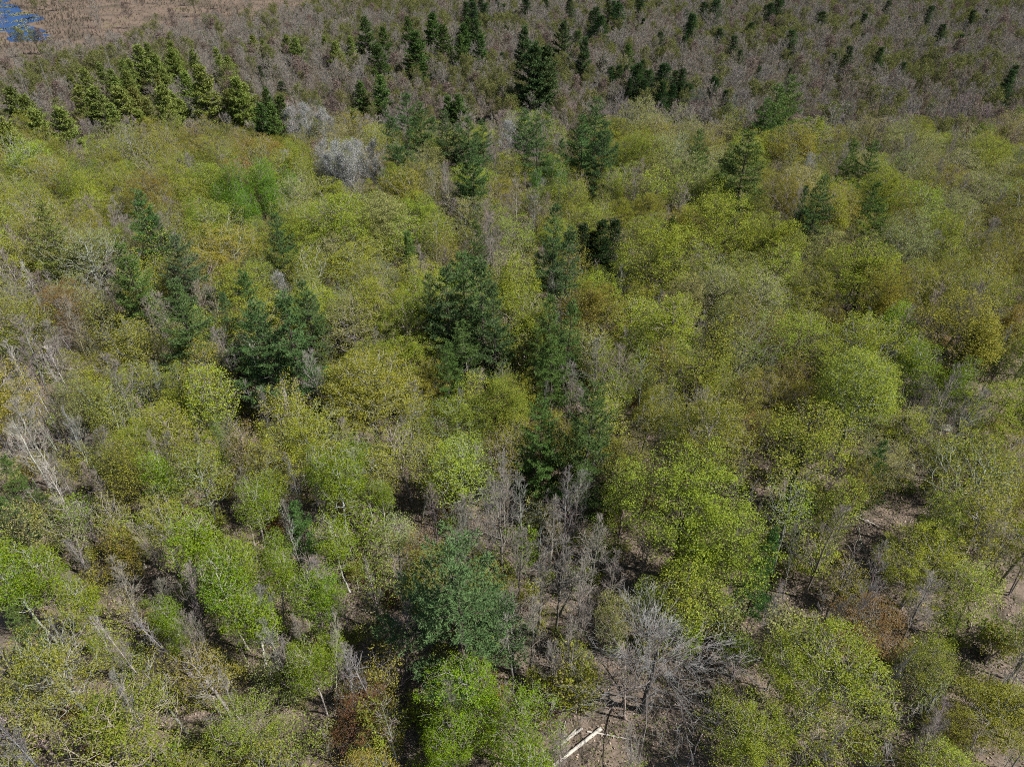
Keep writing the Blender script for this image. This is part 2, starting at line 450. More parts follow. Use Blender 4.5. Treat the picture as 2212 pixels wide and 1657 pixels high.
def pine(seed, h, rad, base, spacing=0.75, nb=5, tuft=0.32, per=7, split=False, gap=0.12, width=0.035, spruce=False):
    rng = np.random.default_rng(seed)
    nt_ = 14
    zt = np.linspace(0, h, nt_); wob = np.cumsum(rng.normal(0, 0.035, (nt_, 2)), 0) * h / 14; wob -= wob[0]
    tr = np.column_stack([wob, zt]); r0 = 0.0115 * h
    rr = np.maximum(r0 * (1 - zt / h) ** 0.85, 0.02); rr[0] *= 1.3
    wood_all, need_all, boughs = [], [], []
    z = base
    sect = rng.uniform(0.75, 1.2, 9)
    while z < h - 0.2:
        f = (z - base) / (h - base)
        if spruce: prof = (1 - f) ** 0.85 * 0.95 + 0.06
        else: prof = (0.65 + 0.35 * min(f / 0.15, 1)) * (1 - f) ** 0.80 + 0.045
        a0 = rng.uniform(0, 6.28)
        for k in range(nb):
            if rng.random() < gap: continue
            a = a0 + k * 6.283 / nb + rng.normal(0, 0.25)
            L = rad * prof * rng.uniform(0.62, 1.2) * (1 if spruce else np.interp(a % 6.283, np.linspace(0, 6.283, 9), sect))
            if L < 0.25: L = 0.25
            zz = min(z + rng.normal(0, spacing * 0.25), h - 0.15)
            o = np.array([np.interp(zz, zt, wob[:, 0]), np.interp(zz, zt, wob[:, 1]), zz])
            rise = (-0.25 + 0.55 * f) if spruce else (0.0 + 0.70 * f ** 1.8)
            hd = np.array([math.cos(a), math.sin(a), 0])
            ns = max(3, int(L / 0.55)); s = np.linspace(0, 1, ns + 1)
            side = np.array([-hd[1], hd[0], 0])
            curve = (0.18 if not spruce else 0.10) * L
            P = o + np.outer(s * L, hd) + np.outer(s * L * rise - (s - s ** 2) * curve * 1.2 + (s ** 3) * curve * 0.7, [0, 0, 1]) + np.outer(np.sin(s * 3) * rng.normal(0, 0.08) * L, side)
            rb = np.maximum(0.018 * L * (1 - s * 0.85), 0.008)
            wg = [tubes(P[:-1], P[1:], rb[:-1], rb[1:], 4)]
            # branchlets left and right, upswept, with needle tufts along them
            Cs, Ds = [], []
            st = (0.34 * (1 - f) + 0.02) if not spruce else 0.12
            m_ = max(3, int(L * (1 - st) / (0.26 if not spruce else 0.22)))
            for q in range(m_ + 1):
                u = st + (1 - st) * q / m_
                pb = np.array([np.interp(u, s, P[:, i]) for i in range(3)])
                for sd in (-1, 1):
                    bl = (0.30 + 0.26 * L * math.sin(math.pi * min(1, 0.12 + (1 - u) * 0.9)) ** 0.9) * rng.uniform(0.55, 1.2)
                    if spruce: bl *= 0.8
                    dv = unit(hd * rng.uniform(0.55, 1.0) + side * sd * rng.uniform(0.5, 1.0) + np.array([0, 0, rng.uniform(-0.02, 0.4)]))
                    nn = max(1, int(bl / 0.24))
                    tt = (np.arange(nn) + rng.uniform(0.4, 1.0)) / nn
                    Cs.append(pb + np.outer(tt * bl, dv) + rng.normal(0, 0.04, (nn, 3))); Ds.append(np.repeat(dv[None], nn, 0))
            Cs, Ds = np.concatenate(Cs), np.concatenate(Ds)
            Cs = np.concatenate([Cs, P[-1:]]); Ds = np.concatenate([Ds, unit((P[-1] - P[-2])[None])])
            ng = blades(Cs, Ds, tuft, width, rng, per)
            if split: boughs.append((wg, ng))
            else: wood_all += wg; need_all.append(ng)
        z += spacing * rng.uniform(0.75, 1.25) * (1 - 0.5 * f)
    tg = [tubes(tr[:-1], tr[1:], rr[:-1], rr[1:], 8)]
    if split:
        parts = [('trunk', mk_mesh('trunk', tg, M_BARK, True), None, 'bark')]
        for wg, ng in boughs:
            parts.append(('bough', mk_mesh('bough', wg, M_BARK), None, 'bark'))
            parts.append(('needles', mk_mesh('needles', [ng], M_NEEDLE), len(parts) - 1, 'leaf'))
        return parts
    return [('trunk', mk_mesh('trunk', tg + wood_all, M_BARK, True), None, 'bark'), ('crown', mk_mesh('crown', need_all, M_NEEDLE), None, 'leaf')]

P = {}
# broad leafing crowns (unit trees about 15 m high, 4.5 m crown radius)
P['broad'] = [broadleaf(100 + i, 15 + (i % 3), [4.6, 5.0, 4.2, 4.8, 5.4, 4.4][i], [4.5, 5.0, 5.5, 4.0, 4.5, 6.0][i], 1500, 20.0, 0.118, 0.25, lobes=12) for i in range(6)]
P['airy'] = [broadleaf(140 + i, 15.5, 4.4, 5.0, 1200, 11.0, 0.122, 0.25, lobes=10, tip=0.010) for i in range(4)]
P['slim'] = [slim(160 + i, 15, 2.8, 5.0, 700, 8.5, 0.135, 0.25, lobes=8, lean=0.7) for i in range(4)]
P['wisp'] = [slim(170 + i, 14.5, 2.6, 5.0, 600, 4.2, 0.135, 0.26, lobes=7, lean=0.8, tip=.011) for i in range(4)]
P['birch'] = [slim(180 + i, 15, [2.4, 2.9, 2.2][i], 6.0, 700, 11.0, 0.125, 0.24, bark=M_BIRCH, lobes=6, lean=1.0, tip=0.0062, top=0.9) for i in range(3)]
P['bright'] = [broadleaf(190 + i, 14, 4.0, 4.0, 1200, 15.0, 0.12, 0.22, lobes=11) for i in range(2)]
P['bare'] = [bare(200 + i, 14, [2.9, 3.4, 2.5, 3.8][i], [17, 19, 16, 18][i], 9, 6, 0.012) for i in range(4)]
P['bare_oak'] = [bare(223, 13.5, 7.6, 25, 17, 7, 0.0105, ang=(0.65, 1.45), z0=0.14, droop=0.18, trunk_top=0.82, r0=0.27, lift=0.28, lean=0.2, thin=.72)]
P['silver'] = [bare(230 + i, 15, 4.3, 20, 10, 6, 0.011, bud=4, z0=0.25, bsize=.11, ang=(.4, .9), trunk_top=.86) for i in range(3)]
P['far_bare'] = [bare(240 + i, 10.5, [3.0, 3.5, 2.6, 3.9][i], 14, 7, 6, 0.017, limbs=False, ang=(.5, 1.05), trunk_top=.82, z0=.3) for i in range(4)]
P['far_bud'] = [bare(250 + i, 10, [3.0, 3.4, 2.7][i], 14, 6, 4, 0.016, limbs=False, bud=5, bsize=.17, ang=(.5, 1.05), trunk_top=.82, z0=.3) for i in range(3)]
P['sapling'] = [bare(260 + i, 6.0, 0.85, 8, 4, 3, 0.009, limbs=False, z0=.3, lean=.5, ang=(.35, .7)) for i in range(4)]
P['leafy_sapling'] = [slim(270 + i, 5.0, 1.35, 1.0, 170, 5.0, 0.17, 0.20, lean=0.4) for i in range(4)]
P['shrub'] = [slim(280 + i, 2.2, 1.5, .2, 150, 5.0, 0.15, 0.18, lean=.3, tip=.007) for i in range(3)]
P['young'] = [broadleaf(285 + i, 8, 2.2, 2.2, 420, 5.5, 0.17, 0.22, lobes=6) for i in range(3)]
P['pine'] = [pine(300 + i, 18.5, [4.3, 4.7, 3.9, 4.4][i], [3.5, 4.5, 3.0, 5.0][i], spacing=1.5, per=7, tuft=0.30, width=.07, nb=6, gap=.14) for i in range(4)]
P['hero_pine'] = [pine(320 + i, 18.5, [5.9, 5.0][i], [2.4, 3.4][i], split=True, per=9, tuft=0.29, spacing=1.75, width=.06, nb=6, gap=.16) for i in range(2)]
P['far_pine'] = [pine(340 + i, 15, [4.0, 4.4, 3.6][i], [1.8, 1.6, 2.4][i], spacing=1.25, per=5, tuft=0.38, width=0.13, nb=7, gap=.06) for i in range(3)]
P['spruce'] = [pine(350 + i, 13, [2.0, 2.5][i], 0.8, spacing=0.6, per=4, tuft=0.28, width=0.06, spruce=True, nb=6) for i in range(2)]

# ------------------------------------------------------------------ colours (surface albedo, plus one sunlit pine tint)
LEAF = {'lime': (0.214, 0.250, 0.030), 'olive': (0.206, 0.206, 0.031), 'pale': (0.240, 0.250, 0.085), 'emerald': (0.140, 0.215, 0.010),
        'rust': (0.195, 0.115, 0.040), 'bronze': (0.215, 0.175, 0.030)}
GREY = (0.21, 0.195, 0.175); DARKB = (0.075, 0.066, 0.056); PALEB = (0.21, 0.20, 0.18); WHITEB = (0.38, 0.37, 0.35)
PINE = (0.076, 0.125, 0.032); PINEB = (0.066, 0.116, 0.038); PINE_SUNLIT = (0.150, 0.185, 0.045)  # last tint: same pine, with sunlight on the left stands put into the colour

def jit(c, a=0.12):
    k = rnd.uniform(1 - a, 1 + a)
    return tuple(max(0.004, x * k * rnd.uniform(1 - a * 0.6, 1 + a * 0.6)) for x in c) + (1.0,)

def thing(name, proto, loc, rotz, scl, leaf, bark, label, cat, group=None, tilt=(0, 0)):
    e = bpy.data.objects.new(name, None); COL.objects.link(e)
    e.empty_display_size = 0.5
    e.location = loc; e.rotation_euler = (tilt[0], tilt[1], rotz); e.scale = scl
    e['label'] = label; e['category'] = cat
    if group: e['group'] = group
    made = []
    for nm, me, par, kind in proto:
        o = bpy.data.objects.new(nm, me); COL.objects.link(o)
        o.parent = e if par is None else made[par]
        o.color = leaf if kind == 'leaf' else (bark if par is None or bark[0] < .3 else tuple(c * .5 for c in bark[:3]) + (1.0,))
        made.append(o)
    return e

def single(name, me, label, cat=None, kind=None, group=None, loc=(0, 0, 0), rot=(0, 0, 0), color=(1, 1, 1, 1)):
    o = bpy.data.objects.new(name, me); COL.objects.link(o)
    o.location = loc; o.rotation_euler = rot; o.color = color
    if label: o['label'] = label
    if cat: o['category'] = cat
    if kind: o['kind'] = kind
    if group: o['group'] = group
    return o

# ------------------------------------------------------------------ ground sheets
def grid_mesh(name, xs, ys, material, dz=0.0, zfun=terrain):
    X, Y = np.meshgrid(xs, ys); Z = zfun(X, Y) + dz
    V = np.column_stack([X.ravel(), Y.ravel(), Z.ravel()]); nx, ny = len(xs), len(ys)
    i = np.arange(nx - 1)[None] + nx * np.arange(ny - 1)[:, None]
    F = np.stack([i, i + 1, i + 1 + nx, i + nx], -1).reshape(-1, 4)
    return mk_mesh(name, [(V, F)], material, True)

xs = np.concatenate([np.linspace(-3000, -420, 14), np.arange(-400, 401, 5), np.linspace(420, 3000, 14)])
ys = np.concatenate([np.linspace(-600, -60, 8), np.arange(-40, 480, 5), np.linspace(500, 4000, 18)])
single('forest_floor', grid_mesh('forest_floor', xs, ys, M_FLOOR), 'brown leaf littered forest floor under the trees', 'ground', 'structure')

def patch(name, poly, material, dz, label, cat, step=4.0):
    """sheet over the terrain clipped to an uneven outline (pixel outline turned to ground points)"""
    pts = np.array([at(u, v)[:2] for u, v in poly])
    xs_ = np.arange(pts[:, 0].min() - step, pts[:, 0].max() + step, step); ys_ = np.arange(pts[:, 1].min() - step, pts[:, 1].max() + step, step)
    X, Y = np.meshgrid(xs_, ys_)
    V = np.column_stack([X.ravel(), Y.ravel(), (terrain(X, Y) + dz).ravel()])
    nx = len(xs_); i = (np.arange(nx - 1)[None] + nx * np.arange(len(ys_) - 1)[:, None]).ravel()
    cx, cy = V[i, 0] + step / 2, V[i, 1] + step / 2
    cx = cx + 3 * np.sin(cy * 0.21) + 2 * np.sin(cy * 0.05 + cx * 0.13); cy = cy + 3 * np.sin(cx * 0.17) + 2 * np.sin(cx * 0.41)
    ins = inside(cx, cy, pts)
    i = i[ins]
    F = np.stack([i, i + 1, i + 1 + nx, i + nx], -1)
    used, inv = np.unique(F.ravel(), return_inverse=True)
    return single(name, mk_mesh(name, [(V[used], inv.reshape(-1, 4))], material, True), label, cat, 'structure'), pts

def inside(x, y, poly):
    r = np.zeros(np.shape(x), bool); n = len(poly)
    for a in range(n):
        x0, y0 = poly[a]; x1, y1 = poly[(a + 1) % n]
        c = ((y0 > y) != (y1 > y)) & (x < (x1 - x0) * (y - y0) / (y1 - y0 + 1e-12) + x0)
        r ^= c
    return r

swamp, swamp_poly = patch('swamp_ground', [(-500, 318), (2700, 318), (2900, -110), (-700, -110)], M_SWAMP, 0.02, 'dull brown and green swamp ground between the bare trees', 'ground', 5.0)
marsh, marsh_poly = patch('marsh_ground', [(-420, 175), (120, 165), (330, 110), (520, 75), (700, 40), (860, 5), (1000, -60), (1000, -130), (-600, -130)], M_MARSH, 0.06, 'open marsh of pinkish brown sedge beyond the pines', 'marsh', 3.0)
pond, pond_poly = patch('pond_water', [(-420, 88), (10, 72), (50, 84), (78, 92), (112, 90), (100, 66), (78, 54), (88, 40), (60, 26), (10, 10), (-20, -25), (-420, -25)], M_WATER, 0.10, 'small blue pond in the open marsh', 'pond', 1.2)

# ------------------------------------------------------------------ layout tables (pixel of the tree top, height in metres)
placed = []                                   # x, y, radius
landmarks = []                                # x, y, phrase
def put(x, y, r): placed.append((x, y, r))

def rank_labels(rows, phrase, group, extra=None):
    """words that tell the look-alikes of one stand apart: height, width, inner or outer"""
    n = len(rows)
    if n == 1: return [phrase % 'lone']
    o = sorted(range(n), key=lambda i: -rows[i]); w = ['mid-height'] * n
    if n > 4:
        for k, i in enumerate(o): w[i] = 'tall' if k < n / 3 else ('low' if k >= 2 * n / 3 else 'mid-height')
        if extra is not None:
            ws, px = extra; ms = np.median(ws); d = np.hypot(px[:, 0] - px[:, 0].mean(), px[:, 1] - px[:, 1].mean()); md = np.median(d)
            w = [f"{w[i]} {'broad' if ws[i] > ms else 'slim'} {'outer' if d[i] > md else 'inner'}" for i in range(n)]
    w[o[0]] = 'tallest' if n > 2 else 'taller'; w[o[-1]] = 'shortest' if n > 2 else 'shorter'
    return [phrase % k for k in w]

stands = []                                   # x, y, group: where the conifer stands are
def conifers(cat, name, kind, rows, phrase, group, near=None, base_h=18.5, color=PINE, bark=DARKB, rad=2.2, landmark=None):
    grow = {'pine': 1.07, 'far_pine': 1.08}.get(kind, 1.0)
    rows = [(r[0], r[1], r[2] * grow * rnd.uniform(.97, 1.03), (r[3] if len(r) > 3 else 1.0) * rnd.uniform(.88, 1.12)) for r in rows]
    labs = rank_labels([r[2] for r in rows], phrase, group, (np.array([r[3] for r in rows]), np.array([at(r[0], r[1], r[2])[:2] for r in rows])))
    for i, r in enumerate(rows):
        u, v, h = r[:3]; wsc = r[3]
        x, y, z = at(u, v, h)
        if group: stands.append((x, y, group))
        s = h / base_h
        var = P[kind][rnd.randrange(len(P[kind]))]
        thing(name, var, (x, y, z - 0.1), rnd.uniform(0, 6.28), (s * wsc, s * wsc, s), jit(color, 0.14), jit(bark), labs[i], cat, group if len(rows) > 1 else None, (rnd.gauss(0, .02), rnd.gauss(0, .02)))
        put(x, y, rad * s * wsc * 1.15)
        if h > 11 and y < 165: put(x - .5, y - 3.4, 1.5)
        if landmark: landmarks.append((x, y, landmark))

# --- pines of the near forest
C_ = conifers
C_('pine', 'pine_tree', 'hero_pine', [(972, 1138, 20.5, .82)], '%s full green pine with sweeping layered boughs beside bare grey trees', None, color=(0.080, 0.140, 0.052), rad=3.4, landmark='the full lone pine')
C_('pine', 'pine_tree', 'hero_pine', [(1278, 838, 18.5, .86), (1172, 872, 15, .8)], '%s of two green pines standing side by side among olive oaks', 'pair of pines among the oaks', color=PINE, rad=2.6, landmark='the side by side pines')
C_('pine', 'pine_tree', 'pine', [(606, 640, 18, 1.1), (545, 652, 17, 1.05)], '%s pine of a wide twin crown above lime maples', 'twin crowned pines', color=PINEB, rad=2.6, landmark='the wide twin pines')
C_('pine', 'pine_tree', 'pine', [(652, 603, 16, .85), (520, 592, 17, .8), (372, 612, 17, .9), (484, 630, 12, .8)], '%s dark pine in the loose row behind the twin crowned pines', 'dark pines behind the twin crowned pines', color=PINEB, landmark='the loose row of dark pines')
C_('pine', 'pine_tree', 'pine', [(958, 572, 18, .95), (1002, 548, 18.5, .85), (1042, 566, 18, .9), (1068, 612, 17, .72), (925, 590, 15, .7)], '%s blue green pine in the tight clump of five pines', 'tight clump of pines', color=PINEB, landmark='the tight pine clump')
C_('pine', 'pine_tree', 'pine', [(1004, 690, 13, .85), (962, 738, 12, .7), (985, 800, 7, .7)], '%s young pine sheltered below the tight pine clump', 'young pines below the clump', color=PINE)
C_('pine', 'pine_tree', 'pine', [(1194, 436, 18, .8), (1222, 500, 18, .95)], '%s of two stepped pines rising over yellow green maples', 'stepped pines', color=PINEB, landmark='the stepped pine pair')
C_('pine', 'pine_tree', 'pine', [(1035, 474, 17, .68)], '%s narrow pine standing between lime maples', None, color=PINE, landmark='the narrow pine')
C_('pine', 'pine_tree', 'pine', [(1230, 652, 15, .9), (1186, 636, 14, .7), (1160, 700, 12, .8), (1198, 728, 14, .9)], '%s pine in the ragged stand of four half hidden pines', 'half hidden pines', color=PINE, landmark='the half hidden pines')
C_('pine', 'pine_tree', 'pine', [(1020, 314, 18, .95), (1006, 348, 15, .8)], '%s pine beside brown bare trunks', 'pines by the brown trunks', color=PINEB, landmark='the pines by brown trunks')
C_('pine', 'pine_tree', 'pine', [(872, 200, 18, .9), (846, 252, 18, 1.0), (905, 222, 17, .85), (826, 222, 16, .8), (880, 282, 15, .85), (858, 318, 13, .8)], '%s pine of the dense stand beside the silver trees', 'dense pines beside the silver trees', color=PINEB)
C_('pine', 'pine_tree', 'pine', [(962, 240, 17, .85), (1008, 250, 17, .8), (1046, 258, 16, .8), (935, 252, 15, .8), (985, 268, 15, .8), (1030, 285, 13, .75)], '%s pine in the rounded clump along the forest edge', 'rounded clump along the forest edge', color=PINEB)
C_('pine', 'pine_tree', 'pine', [(1134, 236, 17, .8), (1164, 252, 18, .9), (1286, 212, 19, 1.0), (1306, 262, 18, .95), (1262, 250, 18, .85), (1216, 300, 15, .7), (1185, 232, 14, .7), (1330, 310, 13, .7)], '%s pine in the long dark stand between silver tree and oaks', 'long dark pine stand', color=PINEB)
C_('pine', 'pine_tree', 'pine', [(1688, 182, 20, 1.15), (1724, 166, 20, 1.15), (1660, 212, 17, 1.0)], '%s spreading pine with flat shelves of boughs at the bare wood edge', 'spreading shelf pines', color=PINE, landmark='the spreading shelf pines')
C_('pine', 'pine_tree', 'pine', [(1622, 284, 20, 1.15), (1576, 326, 15, .8), (1512, 280, 16, .75)], '%s pine of the broad green stand inside the oak canopy edge', 'pines inside the canopy edge', color=PINE)
C_('pine', 'pine_tree', 'pine', [(1782, 380, 17, .9), (1748, 400, 14, .7)], '%s blue tinted pine sunk among lime oaks', 'blue tinted pines', color=PINEB)
C_('pine', 'pine_tree', 'pine', [(1856, 302, 16, .8), (1892, 306, 16, .75), (1888, 392, 14, .8), (1905, 428, 15, .8)], '%s dark pine poking through pale oak crowns', 'pines among pale oaks', color=PINE)
C_('pine', 'pine_tree', 'pine', [(382, 512, 16, .95)], '%s greyish pine with soft rounded top among lime maples', None, color=(0.06, 0.09, 0.045), landmark='the soft grey pine')
C_('pine', 'pine_tree', 'pine', [(256, 526, 17, .9)], '%s dark pine rising beside bare grey stems', None, color=PINE, landmark='the pine by bare stems')
C_('pine', 'pine_tree', 'pine', [(296, 418, 17, .85), (322, 452, 14, .7)], '%s pine standing among bare purple grey trees', 'pines among bare trees', color=PINEB)
C_('pine', 'pine_tree', 'pine', [(86, 436, 17, .9)], '%s lit green pine with wispy top above olive maples', None, color=PINE_SUNLIT)
C_('pine', 'pine_tree', 'pine', [(592, 464, 16, .8)], '%s half buried pine behind an olive maple', None, color=PINEB)
C_('pine', 'pine_tree', 'pine', [(1668, 1146, 12, .72)], '%s slim soft green pine beside the big lime oak', None, color=(0.06, 0.12, 0.03), landmark='the slim soft pine')
C_('pine', 'pine_tree', 'pine', [(1910, 952, 11, .75)], '%s young bright pine at the edge of the leafy clearing', None, color=(0.06, 0.125, 0.028), landmark='the young bright pine')
C_('pine', 'pine_tree', 'pine', [(632, 1082, 10, .75)], '%s young feathery pine among white birches', None, color=(0.07, 0.125, 0.035), landmark='the feathery young pine')
C_('pine', 'pine_tree', 'pine', [(4, 985, 11, .75), (14, 1310, 10, .7), (0, 1075, 9, .7)], '%s pine at the birch stand margin', 'pines at the birch margin', color=PINE)
C_('pine', 'pine_tree', 'pine', [(1450, 465, 12, .8), (1560, 570, 9, .6)], '%s pine almost swallowed by oak crowns', 'swallowed pines', color=PINE)
C_('spruce', 'spruce_tree', 'spruce', [(880, 500, 13, 1.0)], '%s narrow dark spruce between yellow maples', None, base_h=13, color=PINE)
C_('spruce', 'hemlock_tree', 'spruce', [(1262, 482, 13, 1.5), (1300, 476, 13, 1.5), (1326, 470, 13, 1.3), (1285, 500, 11, 1.5)], '%s blackish hemlock beside the stepped pines', 'blackish hemlocks', base_h=13, color=(0.018, 0.035, 0.012))
# --- far conifers
FL = [(300, 100, 15), (322, 96, 16), (375, 90, 15), (402, 110, 16), (416, 145, 17, 1.25), (362, 108, 14), (276, 158, 14), (256, 134, 14), (216, 140, 14), (232, 152, 13), (176, 150, 12), (146, 166, 12), (128, 132, 10, .7),
      (345, 188, 15, 1.1), (364, 202, 15, 1.2), (290, 190, 14, 1.1), (258, 192, 15, 1.2), (116, 236, 14, 1.2), (22, 192, 15, 1.2), (48, 210, 14, 1.2), (4, 258, 14, 1.2), (512, 170, 15, 1.1), (530, 182, 14, 1.0), (335, 165, 14), (200, 192, 13, 1.2),
      (378, 216, 13, 1.2), (240, 228, 13, 1.2), (300, 240, 12, 1.2), (75, 240, 13, 1.1), (330, 120, 15, 1.1), (395, 160, 15, 1.1), (250, 170, 14, 1.1), (492, 198, 14), (350, 150, 14), (310, 215, 13, 1.1), (160, 190, 12, 1.0), (285, 130, 14, 1.0)]
FL = [(r[0] + rnd.gauss(0, 4), r[1] - 3, r[2] * rnd.uniform(.85, 1.15), (r[3] if len(r) > 3 else 1.0) * rnd.uniform(.85, 1.12)) for r in FL]
conifers('pine', 'pine_tree', 'far_pine', FL, '%s sunlit yellow green pine in the big stand by the marsh', 'sunlit pines by the marsh', base_h=15, color=PINE_SUNLIT, rad=3.0)
conifers('pine', 'pine_tree', 'far_pine', [(556, 224, 14, 1.1), (582, 226, 14, 1.0), (602, 206, 13), (575, 190, 12)], '%s deep green pine next to the silver trees beyond the canopy', 'deep green pines next to silver trees', base_h=15, color=PINE)
conifers('pine', 'pine_tree', 'far_pine', [(466, 104, 11), (490, 120, 12), (545, 76, 11), (562, 86, 11), (616, 76, 12), (640, 82, 12), (578, 98, 10), (724, 90, 12), (756, 80, 12), (700, 78, 10), (470, 130, 10)], '%s small green pine scattered on the marsh margin', 'small pines on the marsh margin', base_h=15, color=PINE_SUNLIT)
conifers('pine', 'pine_tree', 'far_pine', [(786, 38, 17, 1.1), (830, 60, 15), (816, 96, 14), (880, 38, 16), (894, 66, 17, 1.1), (932, 28, 16), (956, 54, 17, 1.1), (1002, 52, 15), (996, 76, 15), (1030, 42, 16), (1040, 76, 14), (1010, 38, 15)], '%s dark pine in the open row above purple grey trees', 'dark pines above purple trees', base_h=15, color=(0.060, 0.098, 0.028), rad=3.0)
conifers('pine', 'pine_tree', 'far_pine', [(1132, 56, 17), (1152, 94, 21, 1.1), (1172, 98, 20, 1.1), (1212, 46, 17, .9), (1266, 80, 16, .9)], '%s pointed pine standing clear above the bare swamp wood', 'pointed pines above the swamp', base_h=15, color=(0.056, 0.094, 0.030), rad=3.2)
conifers('pine', 'pine_tree', 'far_pine', [(822, 164, 14), (776, 176, 12), (808, 150, 10), (966, 206, 12), (992, 204, 12), (760, 238, 12), (1360, 95, 12), (1770, 255, 10)], '%s small solitary pine rising from the grey wood', 'small solitary pines in the grey wood', base_h=15, color=PINE)
SPR = [(1300, 122, 12), (1316, 130, 11), (1332, 126, 12), (1352, 134, 11), (1380, 132, 13), (1396, 138, 12), (1410, 138, 13), (1424, 146, 12), (1440, 140, 13), (1452, 150, 14), (1462, 152, 12), (1478, 160, 13), (1526, 150, 13), (1490, 170, 11), (1345, 140, 11), (1395, 160, 11), (1370, 150, 12), (1430, 165, 12), (1455, 175, 12), (1485, 185, 11), (1550, 170, 11), (1575, 195, 10), (1320, 145, 10)]
SPR = [(r[0] + rnd.gauss(0, 10), r[1] + rnd.gauss(0, 9), r[2] * rnd.uniform(.75, 1.2), rnd.uniform(1.3, 2.0)) for r in SPR]
conifers('spruce', 'spruce_tree', 'spruce', SPR, '%s blackish spruce in the low dark belt across the swamp wood', 'spruces of the dark belt', base_h=13, color=(0.022, 0.048, 0.014), rad=1.3)
TOP = [(1006, 6, 13, 1.3), (1018, -2, 14, 1.3), (1034, 2, 13, 1.3), (1072, -4, 13, 1.3), (1098, 4, 12, 1.3), (1136, -6, 13, 1.3), (1324, -6, 13, 1.3), (1342, 2, 13, 1.3), (1382, -6, 12, 1.3), (1180, -6, 12, 1.3), (1240, -8, 12, 1.3), (1490, 24, 12), (1502, 34, 11), (1552, 0, 12), (1530, 8, 11), (1582, 70, 11), (1560, 60, 11), (1280, 22, 12), (1300, 30, 11), (1690, -4, 12), (1660, 2, 12), (1850, 66, 11), (1838, 96, 12, 1.2), (1872, 30, 11), (1922, 2, 11), (1900, 92, 10, 1.2), (2040, 58, 11, 1.2), (2076, 76, 11, 1.3), (2100, 70, 10, 1.2), (2182, 148, 11, 1.4), (2200, 132, 11, 1.4), (2020, 20, 11), (1960, 40, 10), (1610, 40, 11), (1400, 40, 10), (1440, 60, 10), (1250, 50, 10), (1480, 70, 10), (1780, 30, 10), (1600, 110, 10), (2120, 20, 10), (1720, 60, 10), (1640, 150, 9), (1800, 120, 9), (1700, 130, 9), (1950, 130, 9), (620, 175, 7), (1100, 60, 8), (1085, 110, 8), (560, 140, 8), (800, 110, 8)]
TOP = [(r[0] + rnd.gauss(0, 6), r[1] + rnd.gauss(0, 5), r[2] * rnd.uniform(.8, 1.4), rnd.uniform(1.3, 2.2)) for r in TOP for _ in range(2 if r[1] < 40 else 1)]
conifers('spruce', 'spruce_tree', 'spruce', TOP, '%s dark spruce scattered through the far bare wood', 'spruces scattered in the far wood', base_h=13, color=(0.028, 0.055, 0.018), rad=1.4)

# --- distinctive leafing and bare trees: u, v of crown top, height, width scale, proto, leaf colour, bark, label, cat, name, landmark
def hero(u, v, h, ws, kind, leaf, bark, label, cat, name, rad, landmark=None, base_h=15.0, var=None, group=None, tilt=(0, 0), rot=None, front=0):
    x, y, z = at(u, v, h); s = h / base_h
    var = rnd.randrange(len(P[kind])) if var is None else var
    thing(name, P[kind][var], (x, y, z - 0.08), rnd.uniform(0, 6.28) if rot is None else rot, (s * ws, s * ws, s), jit(leaf, 0.06), jit(bark, 0.08), label, cat, group, tilt)
    put(x, y, rad)
    if front: put(x, y - front, 2.6)
    if landmark: landmarks.append((x, y, landmark))

def hero_base(u, v, h, ws, kind, leaf, bark, label, cat, name, rad, landmark=None, base_h=15.0, var=0, rot=0.0, tilt=(0, 0), group=None):
    x, y, z = at(u, v); s = h / base_h
    thing(name, P[kind][var], (x, y, z - 0.08), rot, (s * ws, s * ws, s), jit(leaf, 0.06), jit(bark, 0.08), label, cat, group, tilt)
    put(x, y, rad)
    if landmark: landmarks.append((x, y, landmark))

hero_base(1388, 1535, 14.5, 1.0, 'bare_oak', (0.29, 0.28, 0.265), (0.10, 0.095, 0.087), 'wide leafless grey oak with drooping limbs beside the white logs', 'oak', 'oak_tree', 4.0, 'the leafless oak', base_h=13.5)
hero_base(1350, 1552, 11.5, 0.9, 'bare', (0.30, 0.27, 0.24), (0.26, 0.23, 0.20), 'thin leaning bare tree with one long hooked limb by the leafless oak', 'bare tree', 'bare_tree', 1.2, base_h=14, var=1, tilt=(0, -0.06))
hero_base(1695, 1095, 15, 1.45, 'airy', LEAF['lime'], (0.085, 0.08, 0.066), 'huge dark trunked oak with thin lime leaves above broken white limbs', 'oak', 'oak_tree', 6.0, 'the huge dark trunked oak', base_h=15.5, var=1)
hero(1490, 1020, 15, 1.25, 'broad', (0.20, 0.255, 0.03), DARKB, 'big rounded lime oak beside the slim soft pine', 'oak', 'oak_tree', 5.2, 'the big lime oak', var=1)
hero(1560, 1105, 14, 1.1, 'broad', (0.20, 0.255, 0.028), DARKB, 'second big lime oak, its crown merging into the rounded lime oak', 'oak', 'oak_tree', 4.2, var=3)
hero(1810, 1400, 12.5, 1.15, 'broad', (0.21, 0.245, 0.026), GREY, 'full lime green maple standing past the shaded clearing', 'maple', 'maple_tree', 4.6, 'the full lime maple', var=4)
hero(1640, 1545, 9.5, 1.15, 'broad', (0.20, 0.235, 0.03), GREY, 'low bushy lime maple at the edge of the shaded clearing', 'maple', 'maple_tree', 3.2, var=0)
hero(1000, 1440, 12, 1.0, 'bright', LEAF['emerald'], PALEB, 'tall bright green poplar next to the white logs', 'poplar', 'poplar_tree', 3.0, 'the bright green poplars', base_h=14, var=0)
hero(1125, 1510, 10.5, 1.05, 'bright', (0.15, 0.225, 0.012), PALEB, 'glossy bright green poplar leaning over the white logs', 'poplar', 'poplar_tree', 3.0, base_h=14, var=1)
